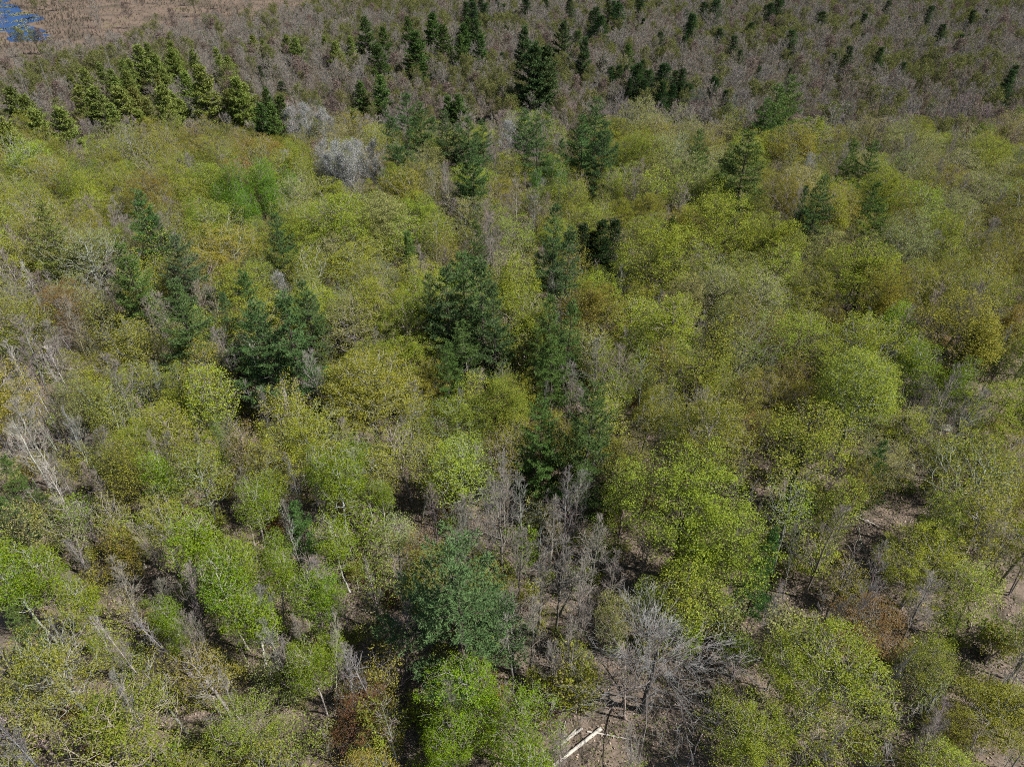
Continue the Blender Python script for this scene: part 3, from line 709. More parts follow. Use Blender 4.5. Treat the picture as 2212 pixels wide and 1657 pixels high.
hero(965, 1555, 9, 1.0, 'bright', LEAF['emerald'], PALEB, 'shorter bright green poplar behind the bright green pair', 'poplar', 'poplar_tree', 2.6, base_h=14, var=0)
hero(770, 1520, 6.5, 1.6, 'airy', (0.15, 0.075, 0.035), DARKB, 'low red brown maple with rusty new leaves', 'maple', 'maple_tree', 3.4, 'the rusty maple', base_h=15.5)
hero(1575, 560, 15, 1.0, 'airy', LEAF['pale'], PALEB, 'pale grey green oak with silvery crown inside the lime canopy', 'oak', 'oak_tree', 4.0, base_h=15.5)
hero(1650, 575, 15, 1.1, 'airy', LEAF['pale'], PALEB, 'pale oak with exposed dark limbs beside the silvery oak', 'oak', 'oak_tree', 4.0, base_h=15.5)
hero(1440, 505, 16, 1.3, 'broad', LEAF['lime'], DARKB, 'very broad lime dome oak beside the blackish hemlocks', 'oak', 'oak_tree', 5.5, base_h=15)
hero(1560, 440, 16, 1.25, 'broad', LEAF['lime'], DARKB, 'wide lime oak showing dark limbs behind the very broad dome', 'oak', 'oak_tree', 5.2, base_h=15)
hero(1690, 455, 16, 1.2, 'broad', LEAF['lime'], DARKB, 'wide yellow green oak with dark hollow below its crown', 'oak', 'oak_tree', 5.0, base_h=15)
hero(1900, 510, 16, 1.3, 'broad', LEAF['lime'], DARKB, 'bright domed oak standing below the pines among pale oaks', 'oak', 'oak_tree', 5.4, base_h=15)
hero(1385, 225, 16, 1.1, 'broad', LEAF['pale'], PALEB, 'pale yellow oak crown against the spruce belt', 'oak', 'oak_tree', 4.6, base_h=15)
hero(1450, 232, 15, 1.0, 'airy', LEAF['pale'], PALEB, 'greyish thin crowned oak against the spruce belt', 'oak', 'oak_tree', 4.2, base_h=15.5)

for g, rows, ph in (
    ('silver trees beyond the canopy', [(622, 214, 14), (652, 208, 14), (690, 218, 14), (708, 236, 12)], 'silver grey budding poplar beyond the canopy, the %s of its row'),
    ('silver trees inside the canopy', [(690, 290, 14), (720, 284, 15), (748, 286, 15), (768, 284, 14), (800, 290, 14), (735, 320, 12), (706, 318, 12)], 'silver white budding poplar in the large silver grove, the %s there'),
):
    labs = rank_labels([r[2] + 0.01 * i for i, r in enumerate(rows)], ph, g)
    for r, l in zip(rows, labs): hero(r[0], r[1], r[2] * 1.12, 1.05, 'silver', (0.33, 0.33, 0.325), (0.32, 0.315, 0.30), l, 'poplar', 'poplar_tree', 2.2, group=g, front=5)
hero(612, 312, 12, .9, 'silver', (0.33, 0.33, 0.32), PALEB, 'single small silver poplar in front of the emerald aspens', 'poplar', 'poplar_tree', 2.0)
hero(1100, 244, 15, 1.0, 'silver', (0.33, 0.33, 0.32), PALEB, 'silver poplar squeezed between two dark pine stands', 'poplar', 'poplar_tree', 2.2)
hero(598, 570, 13, .85, 'silver', (0.33, 0.33, 0.32), GREY, 'small round silver tree near the dark pines', 'poplar', 'poplar_tree', 2.0)
hero(1755, 320, 13, .7, 'silver', (0.33, 0.34, 0.32), PALEB, 'slender silver poplar among lime oaks near the pines', 'poplar', 'poplar_tree', 1.8)

EM = [(478, 350, 14), (512, 346, 15), (545, 340, 15), (572, 362, 14), (592, 372, 13), (622, 362, 13), (500, 392, 13), (535, 402, 13), (560, 400, 13), (600, 420, 11), (470, 385, 11)]
for i, (u, v, h) in enumerate(EM):
    hero(u, v, h + .8, rnd.uniform(.8, 1.05), 'birch', (0.105, 0.205, 0.014), PALEB, rank_labels([e[2] + .01 * k for k, e in enumerate(EM)], '%s aspen of the vivid emerald grove', 0)[i], 'aspen', 'aspen_tree', 1.7, group='vivid emerald aspen grove', front=2.5, landmark='the emerald grove' if i in (1, 6) else None)
for i, (u, v, h) in enumerate([(1186, 330, 13), (1210, 352, 13), (1165, 362, 11)]):
    hero(u, v, h, .8, 'birch', (0.085, 0.19, 0.025), WHITEB, ['tall', 'mid-height', 'short'][i] + ' green birch at the foot of the long dark pine stand', 'birch', 'birch_tree', 1.7)
hero(402, 432, 12, .9, 'birch', LEAF['emerald'], PALEB, 'emerald aspen standing alone among olive maples', 'aspen', 'aspen_tree', 1.8)

BIR = [(716, 985, 15, 'tall white trunked birch with clear straight stem and round green top', 1.0), (300, 990, 13, 'white birch with bare stem and small dark green top', .9), (515, 1020, 13, 'forked white birch with thin green top', .9),
       (335, 1112, 13, 'broad fresh green birch crown showing white limbs', 1.35), (440, 1160, 12, 'fresh green birch with tight rounded crown', 1.1), (525, 1170, 12, 'fresh green birch leaning over its neighbour', 1.1), (470, 1225, 12, 'large fresh green birch with white forked trunk', 1.2),
       (560, 1205, 11, 'fresh green birch with airy crown beside forked birch', 1.0), (362, 1292, 9, 'small round emerald birch above white stems', .9), (645, 1225, 12, 'pale green birch with several white stems', 1.0), (700, 1240, 12, 'slender birch below the tall straight birch', .8),
       (740, 930, 12, 'dark green birch behind the tall straight birch', .9), (352, 1345, 8, 'low emerald birch bush beside the round emerald birch', .9), (680, 975, 11, 'green birch touching the tall straight birch', .9), (815, 1048, 9, 'vivid yellow green maple bush near the tall straight birch', 1.0),
       (60, 1180, 12, 'fresh green birch at the pine margin', 1.2), (10, 1210, 12, 'deep green birch at the pine margin', 1.2), (590, 1155, 10, 'thin green birch beside the feathery young pine', .8), (455, 900, 9, 'narrow vivid green sapling birch among grey maples', .6)]
for u, v, h, l, ws in BIR:
    hero(u, v, h, ws, 'birch', jit((0.150, 0.215, 0.014), .12)[:3], WHITEB, l, 'birch', 'birch_tree', 1.8 * ws, landmark='the tall straight birch' if l.startswith('tall white') else None)
for i, (u, v, h) in enumerate([(8, 735, 13), (60, 800, 11), (30, 905, 13), (90, 990, 12), (40, 560, 13), (100, 740, 12)]):
    hero(u, v, h, .8, 'bare', (0.36, 0.33, 0.31), WHITEB, ['leaning', 'forked', 'tall', 'slender', 'ragged', 'crooked'][i] + ' leafless white birch in the bare birch stand', 'birch', 'birch_tree', 1.6, base_h=14, group='leafless white birches')

for i, (u, v, h) in enumerate([(1170, 1180, 13), (1120, 1130, 13), (1215, 1150, 14), (1085, 1045, 14), (1150, 1290, 12), (1260, 1190, 13), (1195, 1060, 13), (1240, 1330, 11), (1110, 1260, 11), (1290, 1110, 13), (1330, 1180, 12), (1200, 1390, 9), (1265, 1270, 11), (1050, 1080, 12)]):
    hero(u, v, h, .75 + .3 * rnd.random(), 'bare', (0.20, 0.182, 0.165), (0.18, 0.166, 0.148), rank_labels([13 + .01 * k for k in range(14)], '%s slim bare grey tree between the lone pine and leafless oak', 0)[i], 'bare tree', 'bare_tree', 1.6, base_h=14, group='slim bare trees beside the lone pine')

# ------------------------------------------------------------------ the mixed canopy: a coarse note of what grows where
GRID = ["LLOOLMMBMLGLMMGG", "OBMLLLMMMLLLGLLO", "BOGLLLMLMLLYYLOO", "BGLOLLLMLLYYOLEE", "BOGOLMMLMLMOLGML", "GGOREEMBBLYMLMOL",
        "EGEEEMRBBLLMLOLL", "EOOEEMOBBBLMMMOM", "LLOMRMBEBBMMLLLM", "LYLLLRBEEBOLLLML"]
MIX = {'L': dict(lime=.70, olive=.16, pale=.12, bare=.02), 'Y': dict(lime=.52, olive=.38, bronze=.05, pale=.05), 'O': dict(olive=.48, bronze=.12, rust=.02, lime=.30, bare=.08), 'G': dict(pale=.42, lime=.32, bare=.10, olive=.16),
       'E': dict(emerald=.58, lime=.34, bare=.08), 'B': dict(bare=.42, pale=.18, olive=.22, lime=.18), 'M': dict(lime=.50, bare=.12, pale=.16, olive=.22), 'R': dict(rust=.14, bare=.2, bronze=.36, lime=.3)}
CLEAR = [(1900, 1165, 75, 60), (2095, 935, 80, 60), (1700, 1345, 70, 45), (1440, 1590, 110, 75), (1500, 1480, 70, 50), (1280, 1620, 130, 95), (1330, 1655, 120, 70), (2060, 985, 60, 45), (1960, 1110, 50, 40), (1840, 1250, 50, 40)]

cell = 4.0; buckets = {}
def near_ok(x, y, r, k=0.62):
    i0, j0 = int(x // cell), int(y // cell)
    for i in range(i0 - 3, i0 + 4):
        for j in range(j0 - 3, j0 + 4):
            for (px, py, pr) in buckets.get((i, j), ()):
                if (px - x) ** 2 + (py - y) ** 2 < ((pr + r) * k) ** 2: return False
    return True
def remember(x, y, r): buckets.setdefault((int(x // cell), int(y // cell)), []).append((x, y, r))
for t in placed: remember(*t)

def beside(x, y, lim=8.5):
    b, bd = None, lim
    for lx, ly, ph in landmarks:
        d = math.hypot(lx - x, ly - y)
        if d < bd: b, bd = ph, d
    return b

ADJ = {'lime': 'lime green', 'olive': 'olive yellow', 'pale': 'pale grey green', 'emerald': 'fresh emerald', 'rust': 'rusty brown', 'bronze': 'bronze tinged', 'bare': 'leafless grey'}
canopy = []
tries = 0
while tries < 26000:
    tries += 1
    y = 18 + (178 - 18) * math.sqrt(rnd.random()); x = rnd.uniform(-1, 1) * (0.80 * math.hypot(y, 45) + 8)
    z = float(terrain(x, y))
    u, v = pix(x, y, z + 11.5)
    if u < -60 or u > W + 110 or v > H + 110: continue
    ut, vt = pix(x, y, z + 13.5)
    edge = 268 + 12 * math.sin(u * .012) + 9 * math.sin(u * .045 + 2) + rnd.gauss(0, 17) + (14 if u > 1500 else 0) - (30 if 1320 < u < 1500 else 0)
    if vt < edge: continue
    ug, vg = pix(x, y, z)
    if any(((ug - a) / c) ** 2 + ((vg - b_) / d) ** 2 < 1 for a, b_, c, d in CLEAR): continue
    ci = int(min(max((u + rnd.gauss(0, 30)) / W * 16, 0), 15)); ri = int(min(max((v + rnd.gauss(0, 25) - 276) / 138.1, 0), 9))
    mix = MIX[GRID[ri][ci]]
    sp = rnd.choices(list(mix), list(mix.values()))[0]
    h = rnd.uniform(9.0, 15.0) * (0.92 if v > 1150 else 1.0)
    if sp == 'bare': kind, wr, bh, wsc = 'bare', 2.1, 14, rnd.uniform(.8, 1.2)
    elif sp == 'emerald': kind, wr, bh, wsc = 'birch', 2.1, 15, rnd.uniform(.9, 1.3)
    else:
        lowf = float(smooth(700, 1050, v)) * (0.55 if u > 1500 else 1.0)
        kind = rnd.choices(['broad', 'airy', 'slim', 'wisp'], [.60 - .42 * lowf, .22 + .06 * lowf, .14 + .14 * lowf, .04 + .22 * lowf])[0]
        if sp == 'pale' and rnd.random() < .5: kind = 'airy'
        wr = {'broad': 3.7, 'airy': 3.3, 'slim': 2.1, 'wisp': 1.9}[kind]; bh = 15.3; wsc = rnd.uniform(.95, 1.7 - .3 * lowf) * (1.0 if kind == 'broad' else .92)
    r = wr * wsc * h / 14
    if not near_ok(x, y, r, 0.69 + 0.17 * float(smooth(850, 1150, v))): continue
    remember(x, y, r); canopy.append((x, y, z, u, v, sp, kind, h, bh, wsc))

FORM = {'broad': 'with full domed crown', 'airy': 'with thin open crown', 'slim': 'with narrow upright crown', 'wisp': 'with wispy see-through crown', 'bare': 'with bare ascending twigs', 'birch': 'with white stem'}
CATN = {'lime': 'maple', 'olive': 'oak', 'pale': 'poplar', 'emerald': 'birch', 'rust': 'red maple', 'bronze': 'ash', 'bare': 'bare tree'}
SHORT = {'lime': 'lime maple', 'olive': 'olive oak', 'pale': 'pale poplar', 'emerald': 'emerald birch', 'rust': 'rusty maple', 'bronze': 'bronze ash', 'bare': 'bare tree'}
cxy = np.array([(c[0], c[1]) for c in canopy])
def sizeword(h): return 'tall' if h > 12.6 else ('short' if h < 10.6 else 'medium')
def neighbours(x, y, skip=-1):
    d = np.hypot(cxy[:, 0] - x, cxy[:, 1] - y)
    if skip >= 0: d[skip] = 1e9
    i, j = np.argsort(d)[:2]
    return canopy[i], canopy[j]
for ci_, (x, y, z, u, v, sp, kind, h, bh, wsc) in enumerate(canopy):
    s = h / bh
    b_ = beside(x, y)
    catn = 'ash' if sp == 'lime' and kind in ('airy', 'wisp') else CATN[sp]
    n1_, n2_ = neighbours(x, y, ci_)
    rel = f", beside {b_}" if b_ else f", between {sizeword(n1_[7])} {SHORT[n1_[5]]} and {SHORT[n2_[5]]}"
    lab = f"{sizeword(h)} {ADJ[sp]} {catn.split()[-1]} {FORM[kind]}{rel}"
    grp = f"{ADJ[sp]} {catn} crowns of the mixed canopy"
    if sp == 'bare': lc, bk = jit((0.20, 0.18, 0.162), .12), jit((0.20, 0.18, 0.162), .2)
    elif sp == 'emerald': lc, bk = jit((0.155, 0.215, 0.014), .14), jit(WHITEB, .1)
    else: lc, bk = jit(LEAF[sp], .16), jit(rnd.choice([GREY, GREY, DARKB, PALEB]), .15)
    thing(catn.replace(' ', '_') + ('' if sp == 'bare' else '_tree'), P[kind][rnd.randrange(len(P[kind]))], (x, y, z - .08), rnd.uniform(0, 6.28), (s * wsc, s * wsc, s), lc, bk, lab, catn, grp, (rnd.gauss(0, .035), rnd.gauss(0, .035)))

# ------------------------------------------------------------------ understory: bare and leafy saplings that show between the crowns
def understory(n, kind, bh, hr, colf, barkf, lab, cat, name, grp, ymax=105):
    k = 0; t = 0
    while k < n and t < n * 60:
        t += 1
        y = 20 + (ymax - 20) * rnd.random(); x = rnd.uniform(-1, 1) * (0.74 * math.hypot(y, 52))
        z = float(terrain(x, y)); u, v = pix(x, y, z + 3)
        if not (-20 < u < W + 20 and v < H + 40): continue
        ug, vg = pix(x, y, z)
        if any(((ug - a) / (c * .9)) ** 2 + ((vg - b_) / (d * .9)) ** 2 < 1 for a, b_, c, d in CLEAR): continue
        h = rnd.uniform(*hr); s = h / bh; b_ = beside(x, y, 7.0)
        lb = ('tall ' if h > (hr[0] + hr[1]) / 2 else 'low ') + lab + (f", beside {b_}" if b_ else f", under {sizeword(neighbours(x, y)[0][7])} {SHORT[neighbours(x, y)[0][5]]} near {SHORT[neighbours(x, y)[1][5]]}")
        thing(name, P[kind][rnd.randrange(len(P[kind]))], (x, y, z - .05), rnd.uniform(0, 6.28), (s * rnd.uniform(.8, 1.3) * (.55 if kind == 'bare' else 1),) * 2 + (s,), colf(), barkf(), lb, cat, grp, (rnd.gauss(0, .08), rnd.gauss(0, .08)))
        k += 1
greens = [LEAF['lime'], LEAF['olive'], LEAF['lime'], (0.14, 0.20, 0.016), LEAF['pale']]
understory(295, 'sapling', 6.0, (4.5, 11.0), lambda: jit((0.225, 0.212, 0.195), .15), lambda: jit((0.21, 0.195, 0.178), .2), 'bare grey sapling with thin twigs', 'sapling', 'bare_sapling', 'bare saplings under the canopy')
understory(250, 'leafy_sapling', 5.0, (2.0, 5.0), lambda: jit(rnd.choice(greens), .15), lambda: jit(GREY, .2), 'leafy yellow green sapling', 'sapling', 'leafy_sapling', 'leafy saplings under the canopy')
understory(220, 'young', 8.0, (4.0, 8.0), lambda: jit(rnd.choice(greens), .15), lambda: jit(GREY, .2), 'slender young hazel with fresh leaves', 'hazel', 'hazel_tree', 'young hazels under the canopy', 120)
understory(290, 'shrub', 2.2, (0.8, 2.2), lambda: jit(rnd.choice(greens + [LEAF['rust']]), .2), lambda: jit(GREY, .2), 'spreading leafy shrub', 'shrub', 'leafy_shrub', 'leafy shrubs on the forest floor', 95)

understory(140, 'bare', 14.0, (8.0, 12.5), lambda: jit((0.21, 0.20, 0.185), .15), lambda: jit((0.26, 0.245, 0.225), .25), 'slender leafless pole tree', 'bare tree', 'pole_tree', 'leafless pole trees inside the canopy', 105)

# ------------------------------------------------------------------ far swamp wood: bare and budding trees
far = []
tries = 0
while tries < 30000:
    tries += 1
    y = 120 + (470 - 120) * math.sqrt(rnd.random()); x = rnd.uniform(-1, 1) * (0.82 * y + 12)
    z = float(terrain(x, y)); u, v = pix(x, y, z + 10)
    if u < -40 or u > W + 50 or v < -45: continue
    ut, vt = pix(x, y, z + 13)
    edge = 268 + 12 * math.sin(u * .012) + 9 * math.sin(u * .045 + 2) + rnd.gauss(0, 17) + (14 if u > 1500 else 0) - (30 if 1320 < u < 1500 else 0)
    if vt > edge + 4: continue
    if inside(np.array(x), np.array(y), marsh_poly) and rnd.random() > 0.03: continue
    if x < -60 and y > 230 and inside(np.array(x + 25), np.array(y + 25), marsh_poly) and rnd.random() > 0.3: continue
    if not near_ok(x, y, 1.75, 0.62): continue
    remember(x, y, 1.75); far.append((x, y, z, u, v))
far.sort(key=lambda t: t[1])
st_xy = np.array([q[:2] for q in stands])
def near_stand(x, y):
    d = np.hypot(st_xy[:, 0] - x, st_xy[:, 1] - y); i = int(np.argmin(d))
    return (', close to the ' if d[i] < 7 else ', near the ') + stands[i][2] if d[i] < 18 else ' in the open swamp wood'
CB = [(0.195, 0.182, 0.162), (0.205, 0.182, 0.165), (0.185, 0.178, 0.155), (0.205, 0.178, 0.165)]
for i, (x, y, z, u, v) in enumerate(far[:560]):
    bud = rnd.random() < 0.40
    h = rnd.uniform(6.5, 13); s = h / 10.3
    if bud and i < 600:
        red = rnd.random() < 0.3
        lc = jit((0.165, 0.125, 0.105) if red else (0.135, 0.145, 0.045), .15)
        l = ('tall ' if h > 10.5 else 'low ') + ('reddish' if red else 'faintly green') + ' budding swamp tree' + near_stand(x, y)
        thing('budding_tree', P['far_bud'][rnd.randrange(3)], (x, y, z), rnd.uniform(0, 6.28), (s * rnd.uniform(.85, 1.25),) * 2 + (s,), lc, jit((.16, .145, .13), .2), l, 'budding tree', ('red' if red else 'green') + ' budding trees of the swamp wood', (rnd.gauss(0, .05), rnd.gauss(0, .05)))
    else:
        l = ('tall' if h > 10.5 else 'low') + ' leafless grey swamp tree' + near_stand(x, y)
        thing('swamp_tree', P['far_bare'][rnd.randrange(4)], (x, y, z), rnd.uniform(0, 6.28), (s * rnd.uniform(.85, 1.25),) * 2 + (s,), jit(rnd.choice(CB), .12), jit((.16, .145, .13), .3), l, 'swamp tree', 'leafless swamp trees beyond the canopy', (rnd.gauss(0, .05), rnd.gauss(0, .05)))

# the rest of that wood reads as one mass
protos = bpy.data.collections.new('far_wood_prototypes')
def joined(parts, leafmat, barkmat, nm):
    vs, fs, mi, off = [], [], [], 0
    tn = []
    for _, me, _, kind in parts:
        n = len(me.vertices); co = np.zeros(n * 3, np.float32); me.vertices.foreach_get('co', co)
        k = len(me.loops); li = np.zeros(k, np.int32); me.loops.foreach_get('vertex_index', li)
        vs.append(co.reshape(-1, 3)); fs.append(li.reshape(-1, 4) + off); mi.append(np.full(len(me.polygons), 1 if kind == 'leaf' else 0, np.int32)); off += n
        t = np.zeros(n, np.float32); me.attributes['tone'].data.foreach_get('value', t); tn.append(t)
    me = mk_mesh(nm, [(np.concatenate(vs), np.concatenate(fs), np.concatenate(tn))], barkmat)
    me.materials.append(leafmat); me.polygons.foreach_set('material_index', np.concatenate(mi))
    return me
MB1 = bark_material('far_bark', (0.16, 0.145, 0.128)); MT1 = bark_material('far_twig', (0.198, 0.183, 0.164)); MT2 = bark_material('far_twig_tan', (0.195, 0.172, 0.14))
MG1 = leaf_material('far_bud_green', .35, .3, (0.135, 0.145, 0.045)); MG2 = leaf_material('far_bud_red', .3, .3, (0.168, 0.128, 0.11))
for i, (p, lm) in enumerate([(P['far_bare'][0], MT1), (P['far_bare'][1], MT2), (P['far_bare'][2], MT1), (P['far_bare'][3], MT1), (P['far_bud'][0], MG1), (P['far_bud'][1], MG1), (P['far_bud'][2], MG2)]):
    o = bpy.data.objects.new('far_wood_%d' % i, joined(p, lm, MB1, 'far_wood')); protos.objects.link(o)

rest = far[560:]
if rest:
    n = len(rest)
    me = bpy.data.meshes.new('far_wood_points')
    me.vertices.add(n); me.vertices.foreach_set('co', np.array([r[:3] for r in rest], np.float32).ravel())
    a = me.attributes.new('which', 'INT', 'POINT')
    # green buds gather in drifts
    w = []
    for r in rest:
        g = 0.5 + 0.5 * math.sin(r[0] * .045 + 1.7 * math.sin(r[1] * .03)) * math.cos(r[1] * .05)
        w.append(rnd.choice([4, 5]) if rnd.random() < 0.16 + 0.6 * g ** 2 else (6 if rnd.random() < .14 else rnd.randrange(4)))
    a.data.foreach_set('value', np.array(w, np.int32))
    a = me.attributes.new('turn', 'FLOAT_VECTOR', 'POINT'); a.data.foreach_set('vector', np.column_stack([RNG.normal(0, .05, n), RNG.normal(0, .05, n), RNG.uniform(0, 6.28, n)]).astype(np.float32).ravel())
    a = me.attributes.new('size', 'FLOAT_VECTOR', 'POINT'); s = RNG.uniform(.55, 1.3, n); q = s * RNG.uniform(.85, 1.25, n)
    a.data.foreach_set('vector', np.column_stack([q, q, s]).astype(np.float32).ravel())
    fw = single('far_wood', me, 'mass of bare and budding trees of the swamp wood towards the far side', 'wood', 'stuff')
    ng = bpy.data.node_groups.new('far_wood_nodes', 'GeometryNodeTree')
    ng.interface.new_socket('Geometry', in_out='INPUT', socket_type='NodeSocketGeometry'); ng.interface.new_socket('Geometry', in_out='OUTPUT', socket_type='NodeSocketGeometry')
    gi, go = ng.nodes.new('NodeGroupInput'), ng.nodes.new('NodeGroupOutput')
    ip = ng.nodes.new('GeometryNodeInstanceOnPoints'); ci = ng.nodes.new('GeometryNodeCollectionInfo')
    ci.inputs['Collection'].default_value = protos; ci.inputs['Separate Children'].default_value = True; ci.inputs['Reset Children'].default_value = True
    ip.inputs['Pick Instance'].default_value = True
    def attr(nm, t):
        k = ng.nodes.new('GeometryNodeInputNamedAttribute'); k.data_type = t; k.inputs['Name'].default_value = nm; return [o for o in k.outputs if o.enabled and o.name == 'Attribute'][0]
    Lk = ng.links.new
    Lk(gi.outputs[0], ip.inputs['Points']); Lk(ci.outputs[0], ip.inputs['Instance']); Lk(attr('which', 'INT'), ip.inputs['Instance Index'])
    Lk(attr('turn', 'FLOAT_VECTOR'), ip.inputs['Rotation']); Lk(attr('size', 'FLOAT_VECTOR'), ip.inputs['Scale']); Lk(ip.outputs[0], go.inputs[0])
    md = fw.modifiers.new('far_wood', 'NODES'); md.node_group = ng

# dead snags at the pond side
def snag_mesh(seed, h):
    rng = np.random.default_rng(seed); z = np.linspace(0, h, 9); wob = np.cumsum(rng.normal(0, .05, (9, 2)), 0); wob -= wob[0]
    p = np.column_stack([wob, z]); r = np.interp(z, [0, h], [.17, .05])
    g = [tubes(p[:-1], p[1:], r[:-1], r[1:], 6)]
    k = 16; zi = rng.uniform(h * .35, h * .97, k); a = rng.uniform(0, 6.28, k); l = rng.uniform(.3, 1.0, k)
    b0 = np.column_stack([np.interp(zi, z, wob[:, 0]), np.interp(zi, z, wob[:, 1]), zi]); b1 = b0 + np.column_stack([np.cos(a) * l, np.sin(a) * l, rng.uniform(-.2, .2, k)])
    stub = [tubes(b0, b1, np.full(k, .03), np.full(k, .012), 3)]
    return mk_mesh('trunk', g, M_BARK, True), mk_mesh('stubs', stub, M_BARK)
for i, (u0, v0, u1, v1) in enumerate([(20, 72, 70, 232), (84, 120, 125, 240), (218, 92, 256, 198), (430, 100, 441, 130)]):
    x, y, z = at(u1 - (0), v1)
    # height from the top pixel above this foot
    d = math.hypot(x, y); top = ray(u0, v0); hh = CAM_Z + top[2] / math.hypot(top[0], top[1]) * d - z
    hh = min(max(hh, 5), 17)
    t_, s_ = snag_mesh(400 + i, hh)
    thing('dead_snag', [('trunk', t_, None, 'bark'), ('branch_stub', s_, 0, 'bark')], (x, y, z), rnd.uniform(0, 6), (1, 1, 1), jit((.16, .15, .14)), jit((.16, .15, .14)),
          ['tall', 'tilted', 'straight', 'short'][i] + ' grey dead snag without crown standing by the marsh', 'snag', 'dead snags by the marsh')

# ------------------------------------------------------------------ fallen logs, limbs, stones
def log_mesh(seed, L, r0, r1, bend=.12):
    rng = np.random.default_rng(seed); n = 12; s = np.linspace(0, 1, n)
    p = np.column_stack([s * L, np.sin(s * 2.4 + rng.uniform(0, 3)) * bend, np.sin(s * 2 + 1) * bend * .3]); r = np.interp(s, [0, 1], [r0, r1]) * rng.uniform(.95, 1.05, n)
    k = 10; a = np.arange(k) * 2 * math.pi / k
    V = (p[:, None] + np.stack([np.zeros(k), np.cos(a), np.sin(a)], 1)[None] * r[:, None, None]).reshape(-1, 3)
    i = np.arange(k); j = (i + 1) % k
    F = (np.stack([i, j, j + k, i + k], 1)[None] + (np.arange(n - 1) * k)[:, None, None]).reshape(-1, 4)
    ends = []
    for e in (0, n - 1):
        c = p[e]; vv = np.vstack([c + (np.array([-.02, 0, 0]) if e == 0 else np.array([.02, 0, 0])), V[e * k:(e + 1) * k]])
        f = np.array([[0, 1 + q, 1 + (q + 1) % k] for q in range(k)])
        ends.append((vv, f))
    st = []
    for q in range(3):
        f = rng.uniform(.15, .9); a_ = rng.uniform(0.3, 2.8); o = np.array([np.interp(f, s, p[:, m]) for m in range(3)])
        st.append(tubes([o], [o + np.array([.15, math.cos(a_) * .5, math.sin(a_) * .5])], [.05], [.03], 5))
    return mk_mesh('bark', [(V, F)], M_BIRCH, True), mk_mesh('cut_end', ends, M_BARK)
for i, (a, b_, r0, r1, lab, lift) in enumerate([((1297, 1574), (1168, 1678), .17, .14, 'thickest white birch log lying across the leaf litter', .17), ((1257, 1574), (1203, 1618), .115, .09, 'short white log lying parallel to the thick white log', .12), ((1243, 1577), (1195, 1622), .09, .075, 'thin white log pressed against the short white log', .11), ((1268, 1582), (1362, 1597), .075, .05, 'thin white log lying under the thick log, pointing at the leafless oak', .08)]):
    p0 = np.array(at(*a)); p1 = np.array(at(*b_)); L = float(np.linalg.norm(p1 - p0)); d = (p1 - p0) / L
    bm, em = log_mesh(500 + i, L, r0, r1, .05)
    thing('fallen_log', [('bark', bm, None, 'bark'), ('cut_end', em, None, 'leaf')], (p0[0], p0[1], p0[2] + lift), math.atan2(d[1], d[0]), (1, 1, 1), (.5, .42, .3, 1), (.36, .34, .31, 1), lab, 'log', None, (0, -math.asin(d[2])))

def limb_mesh(seed, L):
    rng = np.random.default_rng(seed); g = []; n = 10; s = np.linspace(0, 1, n)
    p = np.column_stack([s * L, np.cumsum(rng.normal(0, .09, n)), .15 + .25 * np.sin(s * 3) + rng.normal(0, .03, n)]); r = np.interp(s, [0, 1], [.075, .02])
    g.append(tubes(p[:-1], p[1:], r[:-1], r[1:], 5))
    for q in range(7):
        i = rng.integers(2, n - 1); a = rng.choice([-1, 1]) * rng.uniform(.4, 1.0); l = L * rng.uniform(.12, .35)
        d = np.array([math.cos(a), math.sin(a), rng.uniform(0, .25)]); m1 = p[i] + d * l * .5; m2 = m1 + (d + rng.normal(0, .2, 3)) * l * .5
        g.append(tubes([p[i], m1], [m1, m2], [.035, .022], [.022, .010], 4))
    return mk_mesh('limb', g, M_BARK, True)
LM = [limb_mesh(520 + i, 5.0) for i in range(4)]
for i, (u, v, u2, v2, lab) in enumerate([(1742, 1082, 1800, 1135, 'broken white limb lying at the foot of the huge dark trunked oak'), (1800, 1098, 1905, 1145, 'long forked white limb lying under the huge dark trunked oak'), (1655, 1012, 1672, 1060, 'short white limb leaning at the huge dark trunked oak'),
                                          (2005, 1130, 2060, 1160, 'grey limb lying past the leafy clearing'), (2010, 1634, 2045, 1637, 'pale stick lying under lime maples')]):
    p0, p1 = np.array(at(u, v)), np.array(at(u2, v2)); L = float(np.linalg.norm(p1 - p0)); k = L / 5
    single('fallen_limb', LM[i % 4], lab, 'fallen limb', None, 'fallen limbs', tuple(p0 + [0, 0, .12]), (0, 0, math.atan2(p1[1] - p0[1], p1[0] - p0[0])), (.55, .52, .48, 1)).scale = (k, min(k, 1.2), min(k, 1.2))
for i in range(90):
    while True:
        y = rnd.uniform(24, 85); x = rnd.uniform(-1, 1) * .72 * math.hypot(y, 52); u, v = pix(x, y, 0)
        if 0 < u < W and 300 < v < H: break
    k = rnd.uniform(.4, 1.1); b_ = beside(x, y, 8)
    single('fallen_limb', LM[i % 4], 'grey fallen limb on the leaf litter' + (f' beside {b_}' if b_ else ' under the mixed canopy'), 'fallen limb', None, 'fallen limbs', (x, y, float(terrain(x, y)) + .05), (rnd.gauss(0, .05), rnd.gauss(0, .05), rnd.uniform(0, 6.28)), jit((.32, .29, .26), .25)).scale = (k, k, k)

